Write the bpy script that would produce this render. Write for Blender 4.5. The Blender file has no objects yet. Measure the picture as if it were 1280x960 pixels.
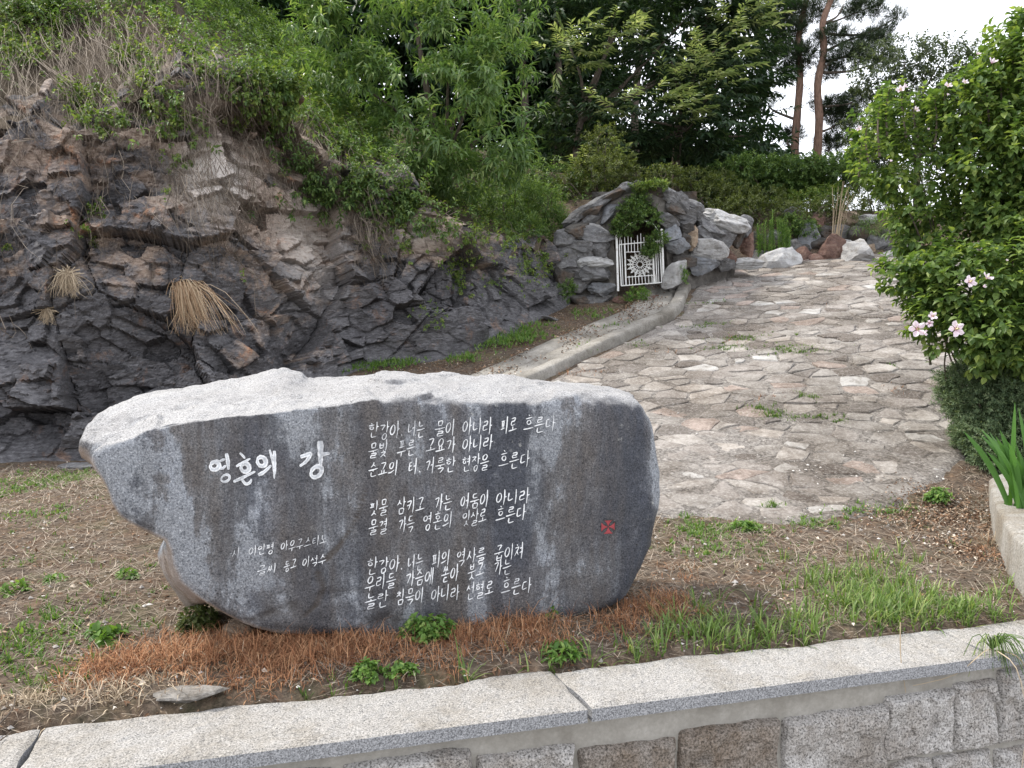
import bpy, bmesh, math, random
import numpy as np
from mathutils import Vector, Matrix
from mathutils.bvhtree import BVHTree

rng = np.random.default_rng(7)
random.seed(7)
SC = bpy.context.scene
COL = SC.collection
# ------------------------------------------------------------------ camera, world, sun, exposure
EYE, FOC, PITCH = 1.35, 960.0, math.radians(2.98)
cam_d = bpy.data.cameras.new("camera"); cam = bpy.data.objects.new("camera", cam_d); COL.objects.link(cam)
cam.location = (0, 0, EYE); cam.rotation_euler = (math.pi/2 - PITCH, 0, 0)
cam_d.sensor_width = 36; cam_d.lens = 36*FOC/1280; cam_d.clip_end = 2000; cam_d.clip_start = .05
SC.camera = cam
SC.view_settings.view_transform = 'Standard'; SC.view_settings.look = 'None'
SC.view_settings.exposure = 0.70; SC.view_settings.gamma = 1
SUN_EL, SUN_AZ = math.radians(54), math.radians(-68)     # azimuth from +y towards +x
w = bpy.data.worlds.new("World"); SC.world = w; w.use_nodes = True
nt = w.node_tree; bg = nt.nodes['Background']
sky = nt.nodes.new('ShaderNodeTexSky'); sky.sky_type = 'NISHITA'; sky.sun_disc = False
sky.sun_elevation = SUN_EL; sky.sun_rotation = SUN_AZ; sky.dust_density = 3; sky.air_density = 1.0
mx = nt.nodes.new('ShaderNodeMix'); mx.data_type = 'RGBA'; mx.inputs[0].default_value = 0.72
mx.inputs[7].default_value = (10.2, 10.3, 10.7, 1)        # thin bright summer cloud all over the sky
nt.links.new(sky.outputs[0], mx.inputs[6]); nt.links.new(mx.outputs[2], bg.inputs[0])
bg.inputs[1].default_value = 0.145
sd = bpy.data.lights.new("sun", 'SUN'); so = bpy.data.objects.new("sun", sd); COL.objects.link(so)
sd.energy = 3.0; sd.angle = math.radians(5); sd.color = (1, .94, .84)
sdir = Vector((math.sin(SUN_AZ)*math.cos(SUN_EL), math.cos(SUN_AZ)*math.cos(SUN_EL), math.sin(SUN_EL)))
so.rotation_euler = sdir.to_track_quat('Z', 'Y').to_euler(); so.location = (5, 20, 30)
SC.cycles.max_bounces = 6; SC.cycles.transparent_max_bounces = 4

# ------------------------------------------------------------------ helpers
cP, sP = math.cos(PITCH), math.sin(PITCH)
def ray(px, py):
    a = (px-640)/FOC; b = -(py-480)/FOC
    return np.array([a, cP + b*sP, -sP + b*cP])
def at(px, py, Y):
    d = ray(px, py); return np.array([0, 0, EYE]) + d*(Y/d[1])
def on_plane(px, py, p0, n):
    d = ray(px, py); o = np.array([0, 0, EYE]); return o + d*(np.dot(np.array(p0)-o, n)/np.dot(d, n))
def on_z(px, py, z): return on_plane(px, py, (0, 0, z), (0, 0, 1))
def sm(t): t = np.clip(t, 0, 1); return t*t*(3-2*t)
def _h(ix, iy, iz, k):
    n = (ix*374761393 + iy*668265263 + iz*2147483647 + k*1274126177) & 0xffffffff
    n = ((n ^ (n >> 13))*1274126177) & 0xffffffff; n = ((n ^ (n >> 16))*2246822519) & 0xffffffff
    return ((n ^ (n >> 15)) & 0xffffff)/16777215.0
def vnoise(P, k=0):
    P = np.asarray(P, float); f = np.floor(P); t = P-f; i = f.astype(np.int64); t = t*t*(3-2*t); r = 0
    for a in (0, 1):
        for b in (0, 1):
            for c in (0, 1):
                wgt = (t[:, 0] if a else 1-t[:, 0])*(t[:, 1] if b else 1-t[:, 1])*(t[:, 2] if c else 1-t[:, 2])
                r = r + wgt*_h(i[:, 0]+a, i[:, 1]+b, i[:, 2]+c, k)
    return r*2-1
def fbm(P, sc=1, oc=4, k=0, g=.5):
    P = np.asarray(P, float)*sc; a, r, n = 1.0, 0, 0
    for o in range(oc): r = r + a*vnoise(P + 17.3*o, k+o); n += a; a *= g; P = P*2.03
    return r/n
def cells(P, k=0):
    """nearest jittered seed: returns vector from the seed, three random numbers of the cell, gap to the second seed"""
    i = np.floor(P).astype(np.int64); n = len(P); best = np.full(n, 1e9); sec = np.full(n, 1e9)
    vec = np.zeros((n, 3)); rnd = np.zeros((n, 3))
    for a in (-1, 0, 1):
        for b in (-1, 0, 1):
            for c in (-1, 0, 1):
                x, y, z = i[:, 0]+a, i[:, 1]+b, i[:, 2]+c
                s = np.stack([x+_h(x, y, z, k), y+_h(x, y, z, k+1), z+_h(x, y, z, k+2)], 1)
                d = P-s; q = (d*d).sum(1); m = q < best
                sec = np.where(m, best, np.minimum(sec, q))
                best = np.where(m, q, best); vec[m] = d[m]
                rnd[m] = np.stack([_h(x, y, z, k+3), _h(x, y, z, k+4), _h(x, y, z, k+5)], 1)[m]
    return vec, rnd, np.sqrt(sec)-np.sqrt(best)
def norm(v): v = np.asarray(v, float); return v/np.maximum(np.linalg.norm(v, axis=-1, keepdims=True), 1e-9)

def mesh_np(name, V, F, smooth=False):
    """F: (n,3) or (n,4) array"""
    V = np.asarray(V, np.float32); F = np.asarray(F, np.int32); k = F.shape[1]
    me = bpy.data.meshes.new(name); me.vertices.add(len(V)); me.vertices.foreach_set('co', V.ravel())
    me.loops.add(F.size); me.loops.foreach_set('vertex_index', F.ravel())
    me.polygons.add(len(F)); me.polygons.foreach_set('loop_start', np.arange(0, F.size, k, dtype=np.int32))
    try: me.polygons.foreach_set('loop_total', np.full(len(F), k, np.int32))
    except Exception: pass
    me.polygons.foreach_set('use_smooth', np.full(len(F), smooth))
    me.update(calc_edges=True); me.validate(); return me
def mesh_py(name, V, F, smooth=False):
    me = bpy.data.meshes.new(name); me.from_pydata([tuple(v) for v in V], [], [tuple(f) for f in F]); me.update()
    if smooth: me.polygons.foreach_set('use_smooth', [True]*len(me.polygons))
    return me
def attr(me, name, val):
    a = me.attributes.new(name, 'FLOAT', 'POINT'); a.data.foreach_set('value', np.asarray(val, np.float32))
def add(name, me, m=None, parent=None, label=None, cat=None, group=None, kind=None, loc=None, rot=None, mats=None):
    o = bpy.data.objects.new(name, me); COL.objects.link(o)
    for q in ([m] if m is not None else []) + (mats or []): me.materials.append(q) if me is not None and q.name not in [x.name for x in me.materials] else None
    if parent is not None: o.parent = parent
    if loc is not None: o.location = loc
    if rot is not None: o.rotation_euler = rot
    if label: o['label'] = label
    if cat: o['category'] = cat
    if group: o['group'] = group
    if kind: o['kind'] = kind
    return o
def empty(name, loc, label, cat, group=None):
    o = add(name, None, None, None, label, cat, group, None, loc); o.empty_display_size = .2; return o
def child(o, parent):       # keep world placement of geometry built in world coordinates
    o.parent = parent; o.matrix_parent_inverse = Matrix.Translation(-Vector(parent.location)); return o
def grid_faces(nr, nc, wrap=False):
    r = np.arange(nr-1)[:, None]; c = np.arange(nc if wrap else nc-1)[None, :]; c2 = (c+1) % nc
    return np.stack([r*nc+c, r*nc+c2, (r+1)*nc+c2, (r+1)*nc+c], -1).reshape(-1, 4)
def grid_normals(P, nr, nc):
    G = P.reshape(nr, nc, 3); return norm(np.cross(np.gradient(G, axis=1), np.gradient(G, axis=0))).reshape(-1, 3)
def tubes(paths, radii, sides=5):
    """paths: list of (n,3); radii: list of (n,) -> V,F quads joined"""
    Vs, Fs, off = [], [], 0
    for P, R in zip(paths, radii):
        P = np.asarray(P, float); R = np.asarray(R, float); n = len(P)
        T = norm(np.gradient(P, axis=0)); ref = np.array([0, 0, 1.0]) if abs(T[0, 2]) < .9 else np.array([1.0, 0, 0])
        A = norm(np.cross(T, ref)); B = np.cross(T, A); an = np.arange(sides)*2*math.pi/sides
        ring = P[:, None]+R[:, None, None]*(A[:, None]*np.cos(an)[None, :, None]+B[:, None]*np.sin(an)[None, :, None])
        Vs.append(ring.reshape(-1, 3)); Fs.append(grid_faces(n, sides, True)+off); off += n*sides
    return np.concatenate(Vs), np.concatenate(Fs)
def curve_pts(P, n=12):
    P = np.asarray(P, float); t = np.linspace(0, 1, len(P)); u = np.linspace(0, 1, n)
    if len(P) < 3: return np.stack([np.interp(u, t, P[:, i]) for i in range(3)], 1)
    out = []
    for q in u:
        x = q*(len(P)-1); i = min(int(x), len(P)-2); f = x-i
        p0, p1, p2, p3 = P[max(i-1, 0)], P[i], P[i+1], P[min(i+2, len(P)-1)]
        out.append(.5*((2*p1)+(-p0+p2)*f+(2*p0-5*p1+4*p2-p3)*f*f+(-p0+3*p1-3*p2+p3)*f**3))
    return np.array(out)

# ------------------------------------------------------------------ materials
class NB:
    def __init__(s, name, rough=.9, spec=.3):
        s.m = bpy.data.materials.new(name); s.m.use_nodes = True; s.t = s.m.node_tree; s.N = s.t.nodes; s.L = s.t.links
        s.b = s.N['Principled BSDF']; s.b.inputs['Roughness'].default_value = rough
        s.b.inputs['Specular IOR Level'].default_value = spec
        s.co = s.N.new('ShaderNodeTexCoord'); s.bumps = None
    def n(s, t, **k):
        q = s.N.new(t)
        for a, v in k.items(): setattr(q, a, v)
        return q
    def map(s, scale=(1, 1, 1), rot=(0, 0, 0), src=None):
        q = s.n('ShaderNodeMapping'); q.inputs['Scale'].default_value = scale; q.inputs['Rotation'].default_value = rot
        s.L.new(src if src is not None else s.co.outputs['Object'], q.inputs[0]); return q.outputs[0]
    def noise(s, scale, detail=6, rough=.6, vec=None, dist=0):
        q = s.n('ShaderNodeTexNoise'); q.inputs['Scale'].default_value = scale; q.inputs['Detail'].default_value = detail
        q.inputs['Roughness'].default_value = rough; q.inputs['Distortion'].default_value = dist
        s.L.new(vec if vec is not None else s.co.outputs['Object'], q.inputs['Vector']); return q.outputs[0]
    def voro(s, scale, feature='F1', vec=None, out='Distance'):
        q = s.n('ShaderNodeTexVoronoi', feature=feature); q.inputs['Scale'].default_value = scale
        s.L.new(vec if vec is not None else s.co.outputs['Object'], q.inputs['Vector']); return q.outputs[out]
    def ramp(s, fac, stops, interp='LINEAR'):
        q = s.n('ShaderNodeValToRGB'); q.color_ramp.interpolation = interp; e = q.color_ramp.elements
        while len(e) < len(stops): e.new(.5)
        for el, (p, c) in zip(e, stops):
            el.position = p; el.color = (c, c, c, 1) if isinstance(c, (int, float)) else (*c, 1)
        s.L.new(fac, q.inputs[0]); return q.outputs[0]
    def mix(s, fac, a, b, mode='MIX'):
        q = s.n('ShaderNodeMix', data_type='RGBA', blend_type=mode)
        for i, v in ((0, fac), (6, a), (7, b)):
            if isinstance(v, (int, float)): q.inputs[i].default_value = v if i == 0 else (v, v, v, 1)
            elif isinstance(v, tuple): q.inputs[i].default_value = (*v, 1)
            else: s.L.new(v, q.inputs[i])
        return q.outputs[2]
    def math(s, op, a, b=0.0, clamp=False):
        q = s.n('ShaderNodeMath', operation=op, use_clamp=clamp)
        for i, v in ((0, a), (1, b)):
            if isinstance(v, (int, float)): q.inputs[i].default_value = v
            else: s.L.new(v, q.inputs[i])
        return q.outputs[0]
    def attr(s, name): q = s.n('ShaderNodeAttribute', attribute_name=name); return q.outputs['Fac']
    def bump(s, h, strength=.5, dist=.01):
        q = s.n('ShaderNodeBump'); q.inputs['Strength'].default_value = strength; q.inputs['Distance'].default_value = dist
        s.L.new(h, q.inputs['Height'])
        if s.bumps is not None: s.L.new(s.bumps, q.inputs['Normal'])
        s.bumps = q.outputs[0]; s.L.new(s.bumps, s.b.inputs['Normal'])
    def island(s): return s.n('ShaderNodeNewGeometry').outputs['Random Per Island']
    def objrand(s): return s.n('ShaderNodeObjectInfo').outputs['Random']
    def nz(s):
        g = s.n('ShaderNodeNewGeometry'); x = s.n('ShaderNodeSeparateXYZ'); s.L.new(g.outputs['Normal'], x.inputs[0]); return x.outputs[2]
    def col(s, c): s.L.new(c, s.b.inputs['Base Color']); return s.m

def granite(name, light=(.52, .52, .53), mid=(.36, .36, .37), dark=(.07, .07, .08), stain=None, mica=220, amount=1.0, rnd=None):
    b = NB(name, .85)
    n1 = b.noise(mica, 3, .75); sp = b.ramp(n1, [(.36, dark), (.46, mid), (.58, light), (.72, tuple(min(1, c*1.45) for c in light))])
    n2 = b.noise(3.1, 6, .65); c = b.mix(b.ramp(n2, [(.3, 0.0), (.75, .5)]), sp, b.mix(1.0, sp, (.72, .70, .67), 'MULTIPLY'))
    if stain:
        n3 = b.noise(2.6, 8, .75, b.map((1, 1, .6))); c = b.mix(b.math('MULTIPLY', b.ramp(n3, [(.45, 0.0), (.62, 1.0)]), amount), c, b.mix(1.0, c, stain, 'MULTIPLY'))
    if rnd:
        c = b.mix(b.ramp(b.objrand(), [(0, 0.0), (1, 1.0)]), c, b.mix(1.0, c, rnd, 'MULTIPLY'))
    b.bump(b.noise(mica*.35, 4, .7), .5, .004); b.bump(b.noise(26, 6, .7), .6, .012)
    return b.col(c)

def leafmat(name, c1, c2, c3=None, trans=.4, rough=.5, spec=.35, back=None):
    b = NB(name, rough, spec); r = b.island()
    st = [(0, c1), (.75, c2)] + ([(1, c3)] if c3 else [])
    c = b.ramp(r, st)
    big = b.noise(.9, 3, .6); c = b.mix(b.ramp(big, [(.35, .0), (.7, .55)]), c, b.mix(1.0, c, (.70, .74, .66), 'MULTIPLY'))
    if back:
        g = b.n('ShaderNodeNewGeometry'); c = b.mix(b.math('MULTIPLY', g.outputs['Backfacing'], .7), c, back)
    b.L.new(c, b.b.inputs['Base Color'])
    tr = b.n('ShaderNodeBsdfTranslucent'); b.L.new(b.mix(1.0, c, (1.45, 1.45, .75), 'MULTIPLY'), tr.inputs[0])
    ms = b.n('ShaderNodeMixShader'); ms.inputs[0].default_value = trans
    out = b.N['Material Output']; b.L.new(b.b.outputs[0], ms.inputs[1]); b.L.new(tr.outputs[0], ms.inputs[2]); b.L.new(ms.outputs[0], out.inputs[0])
    return b.m

def bark(name, a, c):
    b = NB(name, .95); n = b.noise(9, 6, .7, b.map((3, 3, .7))); b.bump(n, .8, .03); return b.col(b.ramp(n, [(.3, a), (.7, c)]))

def rockmat(name, a, m, c, veins=(.55, .55, .56), rust=None, vein=.5):
    b = NB(name, .9); v = b.map((1, 1, 3), (.5, .2, 0))
    n = b.noise(3.5, 8, .7, v, .6); cc = b.ramp(n, [(.28, a), (.5, m), (.72, c)])
    n2 = b.noise(14, 6, .75, v, 1.2); cc = b.mix(b.math('MULTIPLY', b.ramp(n2, [(.55, 0.0), (.7, 1.0)]), vein), cc, veins)
    if rust: cc = b.mix(b.ramp(b.noise(1.9, 5, .7), [(.52, 0.0), (.66, .8)]), cc, rust)
    cc = b.mix(b.ramp(b.objrand(), [(0, 0.0), (1, .8)]), cc, b.mix(1.0, cc, (.62, .6, .58), 'MULTIPLY'))
    cc = b.mix(b.ramp(b.noise(6, 7, .8), [(.5, .0), (.62, .7)]), cc, b.mix(1.0, cc, (.45, .41, .36), 'MULTIPLY')); b.bump(n2, .9, .03); b.bump(b.noise(60, 5, .7), .6, .01); return b.col(cc)

# ------------------------------------------------------------------ terrain height
def H(x, y):
    x = np.asarray(x, float); y = np.asarray(y, float)
    t = (y-5.6)/.45; ramp = .285*.45*np.where(t > 30, t, np.log1p(np.exp(np.clip(t, -30, 30))))
    ramp = np.minimum(ramp, .285*9.6)
    cross = .08*(np.clip(x, -3, 6.5)-3)*sm((y-6)/3)
    b = sm((x+4.4)/2.4)
    z = .04 + b*(ramp+cross)
    y0 = 13.75 + 1.35*sm((x-3.2)/.9)
    top = 4.15 + .02*(y-16)
    z = z + (top-z)*sm((y-y0)/1.3)*sm((x+1)/2)
    return z
def HZ(x, y): return float(H(np.array([x]), np.array([y]))[0])
def surf(px, py):
    """where the sight line through a photo pixel meets the ground"""
    d = ray(px, py); t = np.arange(1.5, 40, .02); X = d[0]*t; Y = d[1]*t; Z = EYE+d[2]*t; g = Z-H(X, Y)
    i = int(np.argmax(g < 0)) if (g < 0).any() else len(t)-1
    f = g[i-1]/(g[i-1]-g[i]) if g[i-1] != g[i] else 0; tt = t[i-1]+f*.02
    x, y = d[0]*tt, d[1]*tt; return np.array([x, y, HZ(x, y)])
def inpoly(x, y, poly):
    r = np.zeros(x.shape, bool); j = len(poly)-1
    for i in range(len(poly)):
        xi, yi = poly[i][:2]; xj, yj = poly[j][:2]
        with np.errstate(divide='ignore', invalid='ignore'):
            r ^= ((yi > y) != (yj > y)) & (x < (xj-xi)*(y-yi)/(yj-yi+1e-12)+xi)
        j = i
    return r
# ------------------------------------------------------------------ retaining wall in front (granite coping on rubble)
cf0, cf1 = on_z(154, 960, 0), on_z(1240, 820, 0)           # front top edge of the coping
WU = norm(cf1-cf0); WN = np.array([WU[1], -WU[0], 0])       # WN points to the camera
cb0 = on_z(108, 902, 0); cb1 = on_z(1280, 776, 0)
def yback(x): return cb0[1] + (cb1[1]-cb0[1])*(x-cb0[0])/(cb1[0]-cb0[0])
M_cop = granite("pale_rough_granite", (.37, .36, .35), (.265, .26, .25), (.08, .08, .08), stain=(.80, .77, .72), mica=170)
def _copside():
    b = NB("sawn_granite_edge", .8); n1 = b.noise(170, 3, .75)
    c = b.ramp(n1, [(.36, (.07, .07, .075)), (.48, (.20, .205, .215)), (.6, (.33, .335, .35)), (.72, (.5, .5, .51))])
    b.bump(b.noise(60, 4, .7), .4, .003); return b.col(c)
M_copside = _copside()
wall = empty("retaining_wall", tuple(on_z(740, 890, 0)), "low rubble retaining wall capped with pale rough granite slabs in front of the engraved stone", "wall")
def slab(corners, th=.055, seed=0):
    """corners: back-left, back-right, front-right, front-left on z=0; a thick slab with a rough hewn top and broken back edge"""
    bl, br, fr, fl = [np.array(c, float) for c in corners]
    L = np.linalg.norm(fr-fl); nc = max(8, int(L/.018)); nr = 26
    u = np.linspace(0, 1, nc)[None, :, None]; v = np.linspace(0, 1, nr)[:, None, None]
    P = ((bl*(1-u)+br*u)*(1-v) + (fl*(1-u)+fr*u)*v).reshape(-1, 3)
    U = np.broadcast_to(u, (nr, nc, 1)).reshape(-1); Vv = np.broadcast_to(v, (nr, nc, 1)).reshape(-1)
    n = fbm(P+seed*9, 9, 4, 3); n2 = fbm(P+seed*5, 45, 3, 9); e = np.minimum(np.minimum(U*L, (1-U)*L), np.minimum(Vv, 1-Vv)*.4)
    P[:, 2] += (n*.013+n2*.006)*sm(e/.03) - .006*(1-sm(e/.012))
    back = (1-Vv)**6; P[:, :2] += (-WN[:2])[None, :]*(back*fbm(P+seed*3, 4, 4, 5)*.05)[:, None]
    side = np.exp(-(U*L/.03)) - np.exp(-((1-U)*L/.03)); P[:, :2] += WU[:2][None]*(side*fbm(P, 11, 3, 6)*.012)[:, None]
    P[:, :2] += WN[:2][None]*(np.exp(-(1-Vv)/.03)*fbm(P, 30, 3, 8)*.003)[:, None]
    ntop = len(P); idx = np.arange(ntop).reshape(nr, nc)
    loop = np.concatenate([idx[0, :], idx[1:, -1], idx[-1, -2::-1], idx[-2:0:-1, 0]])
    V = [P]; F = [grid_faces(nr, nc)[:, ::-1]]; K = 4; prev = loop
    for k in range(1, K+1):
        Q = P[loop].copy(); Q[:, 2] = P[loop][:, 2]*(1-k/K) - th*k/K - .003*(k < K)
        ids = ntop+(k-1)*len(loop)+np.arange(len(loop)); V.append(Q)
        F.append(np.stack([prev, np.roll(prev, -1), np.roll(ids, -1), ids], 1)); prev = ids
    me = mesh_np("coping_slab", np.concatenate(V), np.concatenate(F))
    me.materials.append(M_cop); me.materials.append(M_copside)
    mi = np.zeros(len(me.polygons), np.int32); mi[len(F[0]):] = 1; me.polygons.foreach_set('material_index', mi)
    bm = bmesh.new(); bm.from_mesh(me); bmesh.ops.recalc_face_normals(bm, faces=bm.faces)
    bm.to_mesh(me); bm.free(); return me
joints = [((58, 905), (12, 975)), ((692, 846), (741, 889)), ((1184, 792), (1244, 819.5))]
JB = [on_z(*a, 0) for a, b in joints]; JF = [on_z(*b, 0) for a, b in joints]
def lineB(p): x = p[0]; return np.array([x, yback(x), 0])
def lineF(p): t = np.dot(p-cf0, WU); return cf0+WU*t
JB = [lineB(p) for p in JB]; JF = [lineF(p) for p in JF]
ends = [(lineB(np.array([-3.4, 0, 0])), lineF(cf0-WU*2.4))] + list(zip(JB, JF)) + [(lineB(np.array([4.9, 0, 0])), lineF(cf0+WU*6.6))]
g = [.0, .010, .008, .004, .0]
for i in range(4):
    (b0, f0), (b1, f1) = ends[i], ends[i+1]
    d = WU*.5
    m = add("coping_slab", slab([b0+WU*g[i], b1-WU*g[i+1], f1-WU*g[i+1], f0+WU*g[i]], seed=i))
    child(m, wall)
# mortared core below the slabs
M_mort = NB("lime_mortar", .95); _n = M_mort.noise(7, 7, .7); _n2 = M_mort.noise(55, 4, .7)
M_mort.bump(_n2, .5, .004); M_mort.bump(_n, .5, .02)
M_mort = M_mort.col(M_mort.mix(M_mort.ramp(_n2, [(.3, .0), (.7, .5)]), M_mort.ramp(_n, [(.3, (.22, .205, .18)), (.55, (.33, .315, .285)), (.75, (.42, .40, .37))]), (.2, .19, .17)))
FZ0, FZ1 = -.0585, -.78
fp = cf0 - WN*.045                                         # wall face plane, set back under the coping
def wallpt(px, py): return on_plane(px, py, fp, WN)
def wcoord(p): return np.dot(p-fp, WU), p[2]
nu, nv = 500, 44
uu = np.linspace(-2.5, 6.6, nu); zz = np.linspace(FZ0, FZ1, nv)
G = fp[None, None]*np.array([1, 1, 0]) + WU[None, None]*uu[None, :, None] + np.array([0, 0, 1])*zz[:, None, None]
G = G.reshape(-1, 3); G = G - WN[None]*(.012+.008*fbm(G, 8, 4, 2)[:, None]) ; G[:nu, 2] = FZ0
BK = np.array([[0, 0, 0]])
top_front = G[:nu]; top_back = top_front - WN*.42
V = np.concatenate([G, top_back]); F = np.concatenate([grid_faces(nv, nu)[:, ::-1], np.stack([np.arange(nu-1), np.arange(1, nu), nu*nv+np.arange(1, nu), nu*nv+np.arange(nu-1)], 1)])
child(add("mortar_core", mesh_np("mortar_core", V, F), M_mort), wall)
M_ws = granite("weathered_wall_granite", (.46, .445, .43), (.31, .30, .29), (.07, .065, .06), stain=(.62, .58, .54), mica=120)
M_wb = granite("brown_wall_granite", (.27, .24, .215), (.165, .145, .125), (.06, .052, .045), stain=(.7, .6, .5), mica=110)
def block(u0, u1, z0, z1, proud, seed):
    """roughly squared rubble stone with a pitched, lumpy face; local frame u,z,outward"""
    nu_, nv_ = 34, 26; a = np.linspace(-1, 1, nu_); b = np.linspace(-1, 1, nv_); A, B = np.meshgrid(a, b)
    A, B = A.ravel(), B.ravel(); w_, h_ = (u1-u0)/2, (z1-z0)/2
    r = .0 ; e = np.maximum(np.abs(A), np.abs(B)); ex = np.sign(A)*np.abs(A)**.9; ez = np.sign(B)*np.abs(B)**.9
    rc = (np.abs(A)**11+np.abs(B)**11)**(1/11.); k = np.where(rc > 1, e/np.maximum(rc, 1e-6), 1)
    X = A*w_*np.where(e > 0, np.minimum(1, 1/np.maximum(rc, 1)), 1); Z = B*h_*np.minimum(1, 1/np.maximum(rc, 1))
    d = np.minimum((1-np.abs(A))*w_, (1-np.abs(B))*h_); P3 = np.stack([X, Z, np.full_like(X, seed*3.1)], 1)
    vec, rnd, gap = cells(P3/np.array([.09, .07, 1.]), seed)
    out = proud*np.sqrt(sm(d/.028)) + (fbm(P3, 9, 4, seed)*.030 + ((vec*(rnd-.5)).sum(1))*.034 + fbm(P3, 45, 3, seed+4)*.006)*sm(d/.03)
    X = X+fbm(P3, 9, 3, seed+7)*.016; Z = Z+fbm(P3, 9, 3, seed+9)*.014
    P = (fp*np.array([1, 1, 0]))[None] + WU[None]*((u0+u1)/2+X)[:, None] + np.array([0, 0, 1.])[None]*((z0+z1)/2+Z)[:, None] + WN[None]*(out-.03)[:, None]
    return P, grid_faces(nv_, nu_)
blocks = [(-40, 160, 985, 1060, 0), (150, 420, 975, 1060, 1), (425, 590, 946, 1010, 1), (596, 719, 937, 1000, 0), (723, 844, 930, 1000, 2), (847, 975, 905, 992, 2), (977, 1108, 889, 985, 0),
          (1106, 1192, 866, 947, 0), (1191, 1246, 852, 936, 0), (1247, 1330, 832, 925, 0), (1333, 1420, 825, 905, 2), (1112, 1163, 950, 1010, 1), (1166, 1238, 941, 1010, 0), (1242, 1330, 930, 1000, 0)]
used = []
for i, (x0, x1, y0, y1, k) in enumerate(blocks):
    xm, ym = (x0+x1)/2, (y0+y1)/2
    u0 = wcoord(wallpt(x0, ym))[0]; u1 = wcoord(wallpt(x1, ym))[0]; z1 = wallpt(xm, y0)[2]; z0 = wallpt(xm, y1)[2]
    P, F = block(u0-.004, u1+.004, z0-.004, z1+.004, .055, i+1)
    child(add("wall_stone", mesh_np("wall_stone", P, F), [M_ws, M_ws, M_wb][k]), wall)
    used.append((u0, u1, z0, z1))
i = 40; z1 = -.34
for row in range(2):
    u = -2.5
    while u < 6.5:
        L = random.uniform(.26, .42); i += 1
        if not any(u < b+.0 and u+L > a and z1 > c+.0 for a, b, c, d in used):
            P, F = block(u, u+L-.015, max(-.78, z1-.2), z1, .04, i); child(add("wall_stone", mesh_np("wall_stone", P, F), random.choice([M_ws, M_ws, M_wb])), wall)
        u += L
    z1 -= .22
# lower lane the wall stands on
b_ = NB("worn_concrete", .9); n_ = b_.noise(6, 8, .7); b_.bump(b_.noise(80, 4, .7), .4, .004)
M_lane = b_.col(b_.ramp(n_, [(.3, (.2, .19, .18)), (.7, (.34, .33, .31))]))
lv = [(-60, -60, -.76), (60, -60, -.76), (60, 14, -.76), (-60, -14, -.76)]
q0, q1 = fp-WN*.3-WU*30, fp-WN*.3+WU*40
add("lane", mesh_py("lane", [(-60, -60, -.76), (60, -60, -.76), (q1[0], q1[1], -.76), (q0[0], q0[1], -.76)], [(0, 1, 2, 3)]), M_lane, kind='structure')

# ------------------------------------------------------------------ paving outline, kerb line
KPX = [(869, 343), (861, 366), (846, 394), (800, 417), (750, 440), (690, 470), (630, 500), (560, 540)]
KW = [surf(*p) for p in KPX]
PAVPX = [(600, 640), (835, 644), (900, 650), (960, 657), (1080, 656), (1140, 632), (1190, 597), (1225, 560)]
pav = [tuple(p[:2]) for p in KW] + [tuple(surf(*p)[:2]) for p in PAVPX] + [(5.2, 7.2), (7.6, 9), (9.2, 13), (9.4, 15.4), (6, 15.35), (3.75, 15.2)]
pav[0] = tuple(KW[0][:2])
def polydist(x, y, poly):
    best = np.full(np.shape(x), 99.)
    for i in range(len(poly)):
        a = np.array(poly[i][:2]); b = np.array(poly[(i+1) % len(poly)][:2]); ab = b-a
        t = np.clip(((x-a[0])*ab[0]+(y-a[1])*ab[1])/(ab@ab+1e-9), 0, 1); best = np.minimum(best, np.hypot(x-a[0]-t*ab[0], y-a[1]-t*ab[1]))
    return best
# ------------------------------------------------------------------ ground sheet
tt = np.concatenate([np.arange(-.03, 4.2, .035), np.arange(4.2, 14, .12), np.arange(14, 30, .6), [32, 36, 42, 50, 65, 90, 140, 220, 400]])
xs = np.concatenate([[-400, -200, -100, -50, -30, -20, -14], np.arange(-10, -5, .12), np.arange(-5, 4.6, .04), np.arange(4.6, 12, .15), [13, 15, 18, 25, 40, 80, 150, 300]])
X, T = np.meshgrid(xs, tt); Yl = yback(np.clip(X, -8, 12)); Y = Yl+T; X = X.ravel(); Y = Y.ravel()
Z = H(X, Y); P = np.stack([X, Y, Z*0], 1)
near = 1-sm((Y-9)/4)
und = fbm(P, 1.3, 4, 1)*.035+fbm(P, 9, 4, 2)*.018*near
Z = Z + und*sm(T.ravel()/.4+.1) - .012*(1-sm(T.ravel()/.3)) - .07*(1-sm((T.ravel()+.02)/.09))
inp = inpoly(X, Y, pav); pd = polydist(X, Y, pav); dip = sm((pd+fbm(P, 2.5, 4, 66)*.22-.02)/.16)*inp
Z = Z*(1-dip)+(H(X, Y)-.10)*dip
Z = np.where(Y > 60, Z-(Y-60)*.02, Z)
def _ground():
    b = NB("dry_soil", 1, .1); n = b.noise(2.3, 8, .7); f = b.noise(28, 6, .75); m = b.noise(7, 6, .7)
    c = b.ramp(f, [(.3, (.04, .031, .024)), (.5, (.105, .083, .066)), (.68, (.20, .168, .135)), (.8, (.33, .29, .24))])
    c = b.mix(b.ramp(m, [(.42, .0), (.66, .75)]), c, b.mix(1.0, c, (1.12, .90, .74), 'MULTIPLY'))
    c = b.mix(b.ramp(n, [(.5, .0), (.7, .45)]), c, (.085, .095, .04))
    b.bump(f, .9, .02); b.bump(b.noise(110, 4, .7), .6, .005); return b.col(c)
M_soil = _ground()
me = mesh_np("ground", np.stack([X, Y, Z], 1), grid_faces(len(tt), len(xs)), True)
add("ground", me, M_soil, kind='structure')
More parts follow.
